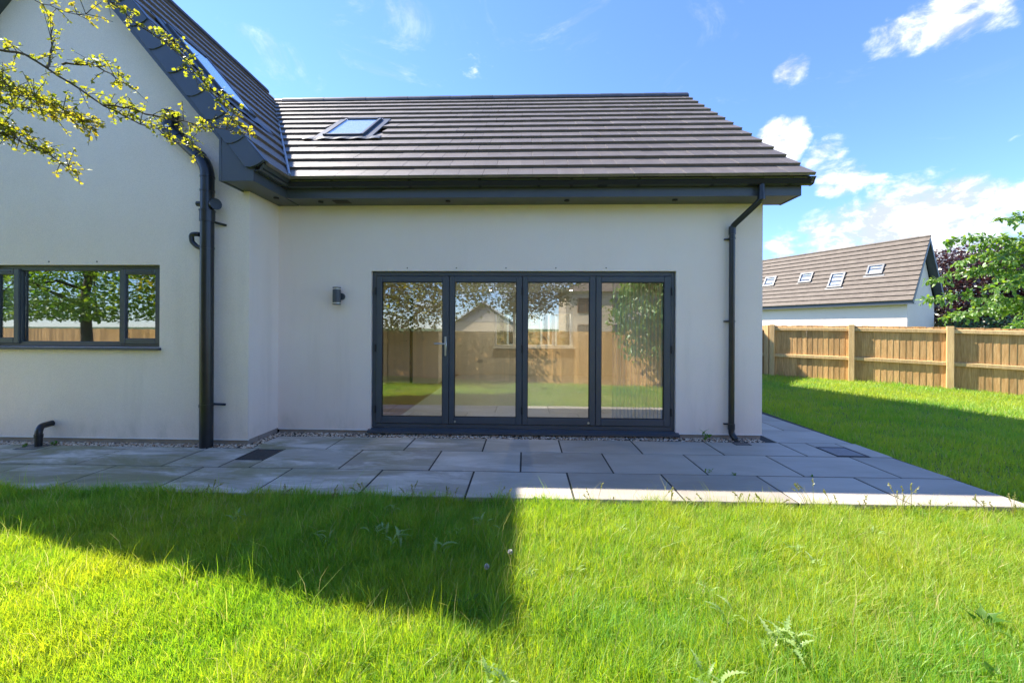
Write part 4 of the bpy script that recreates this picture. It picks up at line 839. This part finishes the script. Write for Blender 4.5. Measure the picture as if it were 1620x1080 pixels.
def limb_tree(name, label, base, top, trunk_r, c, r, clumps, per, size, spread, tmpl, leafmat, limbs=9, cat='tree', group=None, **k):
    t = empty(name, base, label, cat, group)
    cc, arr = crown(c, r, clumps, per, size, spread, tmpl, **k)
    b = Vector(base); tp = Vector(top)
    path = [b + (tp - b) * q + Vector((random.uniform(-.06, .06), random.uniform(-.06, .06), 0)) * (tp - b).length * .3 * (q * (1 - q) * 4) for q in np.linspace(0, 1, 7)]
    MB().tube(path, trunk_r, 10, r2=trunk_r * .3).build('trunk', 'bark', t, smooth=60)
    for i in range(limbs):
        e = Vector(cc[rng.integers(len(cc))]); q = random.uniform(.35, .95); s = b + (tp - b) * q
        mid = (s + e) / 2 + Vector((0, 0, .12 * (e - s).length))
        MB().tube([s, s * .6 + mid * .4, mid, mid * .45 + e * .55, e], trunk_r * .38 * (1.2 - q * .6), 7, r2=trunk_r * .05).build('branch', 'bark', t, smooth=60)
    f = scattered('crown', leafmat, t, arr); return t
# hawthorn overhanging from the left; its outer boughs reach into view
haw = empty('hawthorn_tree', (-6.0, -0.6, -.1), 'hawthorn with sunlit yellow-green leafy boughs hanging in front of the gable', 'tree')
MB().tube([(-6.0, -.6, -.15), (-5.95, -.5, .8), (-5.8, -.35, 1.6), (-5.85, -.2, 2.4), (-5.6, 0, 3.2), (-5.5, .1, 4.2)], .17, 10, r2=.05).build('trunk', 'bark', haw, smooth=60)
BR = {'main': [(-5.7, .1, 2.6), (-4.3, 1.3, 2.95), (-3.4, 1.8, 2.95), (-2.98, 2.06, 2.9), (-2.85, 2.15, 2.93), (-2.79, 2.23, 2.9), (-2.7, 2.32, 2.84), (-2.64, 2.41, 2.77), (-2.54, 2.5, 2.73), (-2.46, 2.59, 2.72), (-2.49, 2.67, 2.71), (-2.41, 2.72, 2.67), (-2.27, 2.78, 2.61)],
      'sub1': [(-2.65, 2.42, 2.79), (-2.58, 2.49, 2.8), (-2.48, 2.56, 2.8), (-2.33, 2.64, 2.79), (-2.17, 2.71, 2.78), (-1.99, 2.79, 2.77)],
      'twig1': [(-2.76, 2.21, 2.89), (-2.76, 2.24, 3.04), (-2.8, 2.26, 3.17)],
      'twig1b': [(-2.73, 2.26, 2.94), (-2.53, 2.25, 2.93), (-2.38, 2.24, 2.84), (-2.27, 2.23, 2.77)],
      'b2': [(-5.5, .1, 3.6), (-4.0, 1.4, 3.75), (-2.9, 2.05, 3.62), (-2.55, 2.25, 3.45), (-2.45, 2.29, 3.31), (-2.38, 2.35, 3.25), (-2.3, 2.42, 3.21), (-2.2, 2.49, 3.11), (-2.11, 2.56, 2.99), (-2.05, 2.62, 2.9), (-1.99, 2.69, 2.8)],
      'b3': [(-5.7, -.1, 2.4), (-4.0, 1.2, 2.85), (-2.84, 1.96, 2.72), (-2.72, 2.03, 2.66), (-2.66, 2.09, 2.64), (-2.6, 2.16, 2.61), (-2.51, 2.22, 2.56)],
      'b3b': [(-3.7, 1.75, 2.78), (-3.18, 2.2, 2.73), (-3.09, 2.27, 2.72), (-3.02, 2.34, 2.73), (-2.98, 2.41, 2.72)],
      'b4': [(-4.4, 1.1, 2.7), (-3.04, 2.1, 2.53), (-2.93, 2.17, 2.48), (-2.85, 2.23, 2.42), (-2.81, 2.3, 2.39), (-2.77, 2.36, 2.35)],
      'b3c': [(-3.7, 1.6, 2.9), (-3.05, 2.05, 2.80), (-2.88, 2.12, 2.70), (-2.74, 2.2, 2.66), (-2.66, 2.26, 2.60)],
      'b4b': [(-3.8, 1.6, 2.66), (-3.15, 2.12, 2.62), (-3.02, 2.2, 2.55), (-2.94, 2.26, 2.52)],
      'b5': [(-4.2, 1.2, 3.2), (-2.9, 1.95, 3.3), (-2.66, 2.08, 3.16), (-2.61, 2.15, 3.18), (-2.55, 2.22, 3.2)]}
def nearer(q):                                               # pulls bough ends towards the camera so their shadow leaves the view
    if q[1] <= 2.36: return q
    k = (2.36 + (q[1] - 2.36) * .12) / q[1]; return (q[0] * k, q[1] * k, 1.4 + (q[2] - 1.4) * k)
BR = {k: [nearer(q) for q in v] for k, v in BR.items()}
RAD = {'main': .020, 'b2': .013, 'b3': .012, 'b4': .010, 'sub1': .006}
larrs = []
for key, pts in BR.items():
    p = rough_path(pts, .006, .032); r0 = RAD.get(key, .006)
    MB().tube([tuple(q) for q in p], r0, 7, r2=.0018).build('branch', 'bark', haw, smooth=60)
    tw = MB(); L = len(p)
    for i in range(2, L):
        if p[i][0] < -4.2: continue
        for _ in range(8 if key in ('b3', 'b3b', 'b4', 'b3c', 'b4b') else 3 if i > 3 else 2):
            if random.random() < .40: continue
            d = unit(rng.normal(size=3) * np.array([1, .8, .8]) + (p[i] - p[i - 1]) * 14); ln = random.uniform(.03, .13)
            tip = p[i] + d * ln + np.array([0, 0, .012]); tw.tube([tuple(p[i]), tuple((p[i] + tip) / 2 + np.array([0, 0, .006])), tuple(tip)], .0022, 4, r2=.001)
            nl = random.randint(5, 9); c0 = np.repeat(tip[None], nl, 0) - d * rng.uniform(0, ln * .8, (nl, 1)); dd = unit(rng.normal(size=(nl, 3)) + d * .5 + np.array([.2, 0, -.1]))
            up = unit(np.array([-.25, -.2, .9]) + rng.normal(0, .55, (nl, 3))); X, Yv, Z = basis(dd, up)
            larrs.append(scatter(*HAW, c0, X, Yv, Z, rng.uniform(.012, .029, nl), np.clip(rng.beta(1.4, 3, nl) + (.35 if i > L - 4 else 0), 0, 1)))
    if tw.v: tw.build('twigs', 'bark', haw)['kind'] = 'stuff'
cam_out = lambda P: ~((P[:, 1] > .2) & (P[:, 0] > -1.42 * P[:, 1] - .25))
cc, arr = crown((-5.4, -.9, 2.9), (4.4, 2.0, 2.0), 1300, 30, .105, .20, SIMPLE, shell=.15, keep=lambda P: cam_out(P) & (P[:, 2] > 1.25))
for i in range(16):
    e = Vector(cc[i]); s = Vector((-5.9, -.45, random.uniform(1.4, 3.4))); MB().tube([s, (s + e) / 2 + Vector((0, 0, .2)), e], .045, 6, r2=.008).build('branch', 'bark', haw, smooth=60)
scattered('crown', 'hawthorn_leaf', haw, merge(larrs + [arr]))['kind'] = 'stuff'
limb_tree('garden_tree', 'leafy green tree behind the camera, mirrored in the left window', (-12.6, -1.6, -.2), (-12.4, -1.5, 4.6), .16, (-12.4, -1.4, 2.9), (4.4, 1.9, 2.2), 760, 34, .12, .24, SIMPLE, 'cherry_leaf', keep=lambda P: P[:, 2] > 1.55)
limb_tree('tall_conifer', 'feathery dark tree beyond the rear fence, mirrored above the middle leaves', (-.4, -8.0, -.2), (-.2, -8.0, 7.0), .2, (-.3, -8.0, 4.4), (3.4, 2.2, 2.5), 420, 40, .16, .26, SIMPLE, 'conifer_leaf', droop=.2, shell=.2)
limb_tree('weeping_tree', 'drooping dark green tree mirrored in the right glass leaf', (4.2, -.6, -.2), (3.9, -.1, 3.2), .07, (3.25, .45, 2.1), (1.0, .45, 1.5), 200, 30, .11, .15, OVAL, 'cherry_leaf', droop=1.0, shell=.25)
limb_tree('copper_beech', 'dark purple copper beech beyond the far bungalow gable', (31.5, 28, -.4), (31.5, 28, 5.5), .3, (32.2, 28, 3.7), (6.4, 3.4, 3.75), 1500, 34, .21, .32, SIMPLE, 'beech_leaf', shell=.2)
hd = empty('beech_hedge', (24, 21, -.4), 'dark hedge behind the right fence under the copper beech', 'hedge')
hp = rng.uniform([0, -.5, 0], [1, .5, 1], (5200, 3)); a0, a1 = np.array([22.6, 22.4, -.4]), np.array([29.5, 17.6, -.4])
HPp = a0 + (a1 - a0) * hp[:, 0:1] + np.array([.57, .82, 0]) * hp[:, 1:2] * 1.1 + np.array([0, 0, 2.5]) * hp[:, 2:3] * (1 + .10 * np.sin(hp[:, 0:1] * 31))
dd = unit(rng.normal(size=HPp.shape)); X, Yv, Z = basis(dd, unit(np.array([-.3, -.3, .8]) + rng.normal(0, .6, HPp.shape)))
scattered('foliage', 'hedge_leaf', hd, scatter(*OVAL, HPp, X, Yv, Z, rng.uniform(.10, .2, len(HPp)), rng.uniform(0, 1, len(HPp))))
for i in range(9):
    q = a0 + (a1 - a0) * (i + .5) / 9; MB().tube([tuple(q), tuple(q + np.array([.1, 0, 1.2])), tuple(q + np.array([0, .1, 2.1]))], .05, 6, r2=.015).build('stem', 'bark', hd)
# cherry: arching sprays of hanging leaves reaching in from the right
ch = empty('cherry_tree', (16.6, 12.2, -.2), 'young tree with arching sprays of light green leaves behind the right fence', 'tree')
MB().tube([(16.6, 12.2, -.25), (16.5, 12.2, 1.0), (16.3, 12.15, 2.4), (16.2, 12.1, 4.2)], .13, 10, r2=.05).build('trunk', 'bark', ch, smooth=60)
TIPS = [(11.5, 11.58, 2.86), (11.1, 11.36, 2.26), (11.6, 11.38, 3.82), (12.9, 11.82, 3.75), (12.5, 10.9, 4.35), (12.6, 11.2, 2.13), (12.6, 12.0, 1.85), (13.6, 11.9, 2.92), (12.5, 10.6, 1.5), (12.7, 11.7, 3.06), (12.2, 10.8, 2.5), (12.9, 11.2, 3.4), (13.4, 10.9, 2.0), (13.4, 11.6, 3.6), (12.2, 11.6, 3.3), (13.0, 11.0, 2.7), (13.8, 11.2, 3.2), (13.9, 11.5, 2.3), (14.1, 11.4, 1.7), (14.2, 11.0, 3.6), (12.7, 10.1, 4.05), (12.0, 11.7, 1.75)]
carr = []
for tip in TIPS:
    tip = np.array(tip); s = np.array([16.35, 12.15, random.uniform(.9, 3.4)]); s[2] = min(max(tip[2] - .2 + random.uniform(-.5, .3), .9), 3.8)
    mid = (s * .45 + tip * .55) + np.array([0, 0, .35]); pa = rough_path([s, s * .5 + mid * .5 + np.array([0, 0, .1]), mid, mid * .4 + tip * .6 + np.array([0, 0, .06]), tip], .012, .12)
    MB().tube([tuple(q) for q in pa], .022, 6, r2=.003).build('branch', 'bark', ch, smooth=60)
    tws = MB()
    for i in range(len(pa) // 3, len(pa)):
        dirb = unit(pa[i] - pa[i - 1])
        for _ in range(2):
            side = unit(np.cross(dirb, rng.normal(size=3)) + dirb * .9 + np.array([0, 0, .12])); ln = random.uniform(.12, .42) * (1.15 - .6 * i / len(pa))
            q = np.linspace(0, 1, 6)[:, None]; tp = pa[i] + side * ln * q + np.array([0, 0, -1]) * (q ** 2) * ln * .25
            tws.tube([tuple(x) for x in tp], .004, 4, r2=.0015)
            nl = 7; c0 = tp[np.clip(np.arange(nl) % 6, 1, 5)] + rng.normal(0, .012, (nl, 3)); dd = unit(side + rng.normal(0, .55, (nl, 3)) + np.array([0, 0, -.75]))
            X, Yv, Z = basis(dd, unit(np.array([-.4, -.1, .8]) + rng.normal(0, .4, (nl, 3)))); carr.append(scatter(*OVAL, c0, X, Yv, Z, rng.uniform(.085, .15, nl), np.clip(rng.beta(1.6, 2.2, nl), 0, 1)))
    tws.build('twigs', 'bark', ch)['kind'] = 'stuff'
scattered('crown', 'cherry_leaf', ch, merge(carr))['kind'] = 'stuff'

# ------------------------------------------------------------------ grass
def vnoise(x, y, f, seed):
    r_ = np.random.default_rng(seed); tab = r_.random((64, 64)); u, v = x * f + 100, y * f + 100
    i, j = np.floor(u).astype(int), np.floor(v).astype(int); a, b = u - i, v - j; a, b = a * a * (3 - 2 * a), b * b * (3 - 2 * b)
    t = lambda p, q: tab[p % 64, q % 64]
    return (t(i, j) * (1 - a) + t(i + 1, j) * a) * (1 - b) + (t(i, j + 1) * (1 - a) + t(i + 1, j + 1) * a) * b
def blades(n, x0, x1, y0, y1, hgt, wid, keep, lean=.46, dry=.045):
    x, y = rng.uniform(x0, x1, n), rng.uniform(y0, y1, n); k = keep(x, y); x, y = x[k], y[k]; n = len(x)
    big = vnoise(x, y, 1.3, 1); mid = vnoise(x, y, 4.5, 2); sml = vnoise(x, y, 14, 3)
    h = hgt * (.45 + .75 * rng.beta(2, 2.5, n)) * (.55 + .45 * big + .5 * mid) * (.8 + .4 * sml)
    w = wid * rng.uniform(.6, 1.3, n); a = rng.uniform(0, 2 * np.pi, n)
    la = 2 * np.pi * (vnoise(x, y, .9, 4) * .9 + vnoise(x, y, 5, 5) * .7) + rng.normal(0, 1.7, n); lm = h * lean * rng.gamma(2.2, .45, n)
    lx_, ly_ = np.cos(la) * lm, np.sin(la) * lm; z = zg(x, y) - .006
    px_, py_ = np.cos(a) * w / 2, np.sin(a) * w / 2; hz = np.sqrt(np.maximum(h * h - (lm * .55) ** 2, (h * .35) ** 2))
    V = np.empty((n, 5, 3), np.float32)
    V[:, 0] = np.stack([x - px_, y - py_, z], 1); V[:, 1] = np.stack([x + px_, y + py_, z], 1)
    V[:, 2] = np.stack([x + px_ * .8 + lx_ * .33, y + py_ * .8 + ly_ * .33, z + hz * .62], 1); V[:, 3] = np.stack([x - px_ * .8 + lx_ * .33, y - py_ * .8 + ly_ * .33, z + hz * .62], 1)
    V[:, 4] = np.stack([x + lx_, y + ly_, z + hz], 1)
    f = np.array([0, 1, 2, 3, 3, 2, 4]); F = (f[None] + (np.arange(n) * 5)[:, None]).ravel(); S = np.tile([4, 3], n)
    t = np.clip(-.06 + .62 * vnoise(x, y, .8, 6) + .42 * vnoise(x, y, 3.5, 7) + rng.normal(0, .20, n), 0, .88); t = np.where(rng.random(n) < dry * (.4 + 1.4 * vnoise(x, y, 2.1, 9)), rng.uniform(.93, 1.0, n), t)
    return V.reshape(-1, 3), F, S, np.repeat(t, 5)
RF = lambda x: 12.15 - .79 * (x - 7.40)                         # right fence line
BFc = lambda x: -4.55 + .27 * (x + 13.0)                          # rear fence line
nopatio = lambda x, y: ~((y > 3.29) & (x < 4.05))
pA = blades(640000, -5.2, 5.2, .95, 3.34, .108, .0040, lambda x, y: (np.abs(x) < 1.36 * y + .35) & ((y < 3.30) | (rng.random(len(x)) < .4)) & ((y < 3.29) | (x < 4.1)))
pB = blades(330000, 4.0, 14.0, 1.2, 13.0, .095, .0075, lambda x, y: (x < 1.33 * y + .6) & (y < RF(x) - .02) & nopatio(x, y) & (x > 4.0 - .02 * (y - 3.3)) & (rng.random(len(x)) < np.clip(1.25 - y * .075, .32, 1)) & ~((y < 3.3) & (x < 5.2) & (np.abs(x) < 1.36 * y + .35)))
pC = blades(90000, -9, 8, -2.8, 1.2, .10, .009, lambda x, y: (y > BFc(x) + .05) & ~((y > .95) & (np.abs(x) < 1.36 * y + .35)))
pD = blades(70000, -13, -3, -3, 3.3, .10, .010, lambda x, y: (y > BFc(x) + .05) & ~(np.abs(x) < 1.36 * y + .35))
pE = blades(9000, 4.02, 14, 2, 13, .22, .006, lambda x, y: (y < RF(x) - .02) & (y > RF(x) - .16))        # longer tufts along the fence foot
pF = blades(9000, -5.2, 5.2, 1.0, 3.3, .24, .0026, lambda x, y: np.abs(x) < 1.36 * y + .35, lean=.45, dry=.35)        # taller stalks
pG = blades(150000, 1.5, 15.0, -.2, 8.0, .10, .0085, lambda x, y: (x > 1.33 * y + .3) & (y < RF(x) - .02) & (y > BFc(x) + .05) & nopatio(x, y))   # lawn beyond the right edge of the picture
gA = merge([pA, pB, pC, pD, pE, pF, pG])
gr = link_mesh('grass', np_mesh('grass', *gA), 'grass'); tag(gr, 'unmown bright green lawn grass', 'grass', kind='stuff')

# ------------------------------------------------------------------ weeds
def weed_leaf(L, w, lobes, curl):
    """a long toothed leaf with a folded midrib"""
    v = []; n = lobes * 2 + 1
    for i in range(n + 1):
        q = i / n; hw = w * math.sin(math.pi * min(1, q * .92 + .06)) * (random.uniform(.8, 1.2) if i % 2 else .28)
        y = L * q; z = curl * L * (q - q * q * 1.25); v += [(-hw, y, z + hw * .35), (0, y, z), (hw, y, z + hw * .35)]
    f = []
    for i in range(n):
        a = i * 3; f += [[a, a + 1, a + 4, a + 3], [a + 1, a + 2, a + 5, a + 4]]
    return v, f
def thistle(x, y, s, label, nl=11, mat='thistle', lobes=9, wid=.13, rise=.75, group='thistle weeds in the lawn', name='thistle_weed', cat='weed'):
    s *= .76 if mat == 'thistle' else .68; z = max(float(zg(x, y)), -.02 if y > 3.29 else -1); t = empty(name, (x, y, z), label, cat, group)
    z += .012 if y < 3.29 else 0
    for i in range(nl):
        a = i * 2.4 + random.uniform(-.3, .3); L = s * random.uniform(.45, 1.2); tv, tf = weed_leaf(L, L * wid, lobes, rise)
        lift = random.uniform(.25, 1.9); d = np.array([[math.cos(a), math.sin(a), lift]]); up = np.array([[-math.cos(a) * .6, -math.sin(a) * .6, 1.0]]); X, Yv, Z = basis(d, unit(up))
        h = random.uniform(.02, .5) * s
        V, F, S, T = scatter(tv, tf, np.array([[x + random.gauss(0, s * .28), y + random.gauss(0, s * .22), z + .01 + h]]), X, Yv, Z, np.array([1.0]), np.array([random.random()]))
        o = scattered('leaf', mat, t, (V, F, S, T))
    MB().tube([(x, y, z - .01), (x + .004, y, z + s * .3), (x, y, z + s * .55)], .004, 6, r2=.002).build('stem', 'dock', t)
    return t
thistle(1.178, 1.841, .15, 'largest pale thistle clump in the sunlit grass, right of centre', 30); thistle(1.003, 1.998, .13, 'bent pale thistle just behind the largest thistle clump', 11)
for x, y, s, lb in ((1.744, 2.605, .12, 'farther of two pale thistles side by side in the right lawn'), (1.781, 2.465, .12, 'nearer of two pale thistles side by side in the right lawn'),
                    (0.779, 1.597, .15, 'pale thistle at the bottom edge of the picture below the largest clump'), (1.0, 2.194, .10, 'small pale thistle behind the bent one in the right lawn'),
                    (0.701, 2.853, .09, 'small thistle in the lawn just below the sunlit patio strip, near the centre'), (.042, 2.269, .10, 'pale thistle standing at the right edge of the gable shadow'),
                    (.301, 2.34, .10, 'pale thistle a step right of the gable shadow edge'), (2.5, 2.9, .09, 'small thistle far right, close to the patio corner'),
                    (1.1, 2.9, .08, 'tiny thistle close to the sunlit patio strip, right of centre'), (-.094, 1.60, .14, 'pale thistle at the bottom edge of the picture near the centre')): thistle(x, y, s, lb, 10)
for x, y, s, lb in ((-.515, 2.512, .13, 'grey-green thistle in the middle of the shaded grass'), (-.835, 2.60, .13, 'shaded thistle left of the middle one'),
                    (-1.304, 3.018, .11, 'shaded thistle near the patio edge, leftmost of the back row'), (-1.314, 2.579, .12, 'shaded thistle at the left, below the back row of thistles'),
                    (-.313, 2.857, .13, 'shaded thistle near the patio, rightmost of the back row'), (-1.014, 3.03, .11, 'shaded thistle in the middle of the back row by the patio'),
                    (-.999, 2.708, .12, 'shaded thistle just in front of the back row middle one'), (-.45, 2.72, .10, 'small shaded thistle in front of the rightmost back row one'),
                    (-2.1, 2.85, .10, 'lone small thistle at the far left of the shaded grass')): thistle(x, y, s, lb, 10, group='thistle weeds in the shaded grass')
thistle(2.266, 2.025, .15, 'broad-leaved dock in the sunlit lawn at lower right', 6, 'dock', 1, .26, .4, None, 'dock_weed'); thistle(1.95, 1.70, .11, 'small broad-leaved dock at the bottom right of the lawn', 5, 'dock', 1, .26, .4, None, 'dock_weed')
thistle(.163, 3.23, .15, 'broad-leaved weed where the sunlit patio strip begins', 9, 'dock', 2, .22, .5, None, 'dock_weed')
thistle(-.299, 2.016, .12, 'bright broad-leaved weed at the tip of the gable shadow', 5, 'dock', 1, .22, .5, None, 'dock_weed')
d_ = thistle(2.28, 5.09, .17, 'dock seedling growing from the gravel by the right downpipe', 7, 'dock', 1, .22, .5, None, 'dock_weed')
thistle(-5.55, 4.53, .07, 'low green weed in the gravel beside the stubby waste pipe', 14, 'dock', 2, .3, .4, None, 'gravel_weed'); thistle(-5.78, 4.42, .06, 'leafy weed over the left gully grating', 10, 'dock', 2, .3, .4, None, 'gravel_weed')
thistle(2.02, 3.90, .05, 'tiny weed in the front paving joint, right of centre', 8, 'dock', 2, .3, .4, None, 'joint_weed'); thistle(1.80, 3.95, .09, 'thin seedling in the paving joint before the right door leaf', 6, 'dock', 2, .15, .3, None, 'joint_weed'); thistle(2.75, 3.895, .04, 'tiny weed in the paving joint nearest the manhole', 8, 'dock', 2, .3, .4, None, 'joint_weed')
def seed_tuft(x, y, n, h):
    z = float(zg(x, y)); t = empty('seeding_grass', (x, y, z), 'thin seeding grass stems standing along the patio front edge', 'grass', 'seeding grass stems by the patio'); arrs = []
    for i in range(n):
        a = random.uniform(0, 6.28); l = random.uniform(.02, .14); hh = h * random.uniform(.75, 1.3); x0, y0 = x + random.uniform(-.05, .05), y + random.uniform(-.03, .03)
        q = np.linspace(0, 1, 6); pts = [(x0 + math.cos(a) * l * k * k, y0 + math.sin(a) * l * k * k * .5, z + hh * (k - .12 * k * k)) for k in q]
        st_ = MB(); st_.tube(pts, .0021, 4, r2=.0011)
        me = st_.mesh('stem', ORG[t.name]); at = me.attributes.new('tint', 'FLOAT', 'POINT'); at.data.foreach_set('value', np.full(len(me.vertices), random.random(), np.float32)); link_mesh('stem', me, 'seed_grass', t)
        e = np.array(pts[-1]); dv = unit(np.array(pts[-1]) - np.array(pts[-2])); m_ = 16; P = e - dv * np.linspace(0, .055, m_)[:, None]; dd = unit(dv + rng.normal(0, .45, (m_, 3))); X, Yv, Z = basis(dd, unit(rng.normal(size=(m_, 3))))
        arrs.append(scatter(*SIMPLE, P, X, Yv, Z, rng.uniform(.010, .020, m_), rng.uniform(0, 1, m_)))
    scattered('seed_head', 'seed_grass', t, merge(arrs))
for x, n, h in ((.55, 3, .20), (.75, 2, .17), (1.15, 3, .18), (1.42, 2, .15), (1.75, 4, .19), (1.98, 3, .18), (2.3, 5, .24), (2.42, 3, .20), (2.62, 3, .18), (3.0, 6, .25), (3.2, 3, .17), (3.55, 4, .22), (3.85, 4, .2), (4.15, 5, .25), (4.35, 4, .24)): seed_tuft(x, 3.22 + random.uniform(-.05, .05), n, h)
for x in (-2.6, -2.0, -1.55, -1.35, -.9, -.62, -.2): seed_tuft(x, 3.20 + random.uniform(-.04, .06), 3, .17)
for x, y, lb in ((-.207, 2.229, 'white dandelion clock nearer the camera at the gable shadow edge'), (-.081, 2.383, 'white dandelion clock farther back at the gable shadow edge')):
    z = float(zg(x, y)); t = empty('dandelion_clock', (x, y, z), lb, 'dandelion'); MB().tube([(x, y, z), (x + .005, y, z + .06), (x, y, z + .135)], .002, 6).build('stem', 'dock', t)
    m_ = 260; dd = unit(rng.normal(size=(m_, 3))); X, Yv, Z = basis(dd, unit(rng.normal(size=(m_, 3)))); scattered('seed_head', 'fluff', t, scatter([(0, .3, 0), (.25, 1, 0), (0, .85, .1), (-.25, 1, 0)], [[0, 1, 2, 3]], np.tile([[x, y, z + .145]], (m_, 1)), X, Yv, Z, np.full(m_, .015), np.zeros(m_)))
print('tiles', count, 'grass blades', len(gr.data.vertices) // 5, 'tris', sum(sum(len(p.vertices) - 2 for p in o.data.polygons) for o in scene.objects if o.type == 'MESH' and len(o.data.polygons) < 50000))
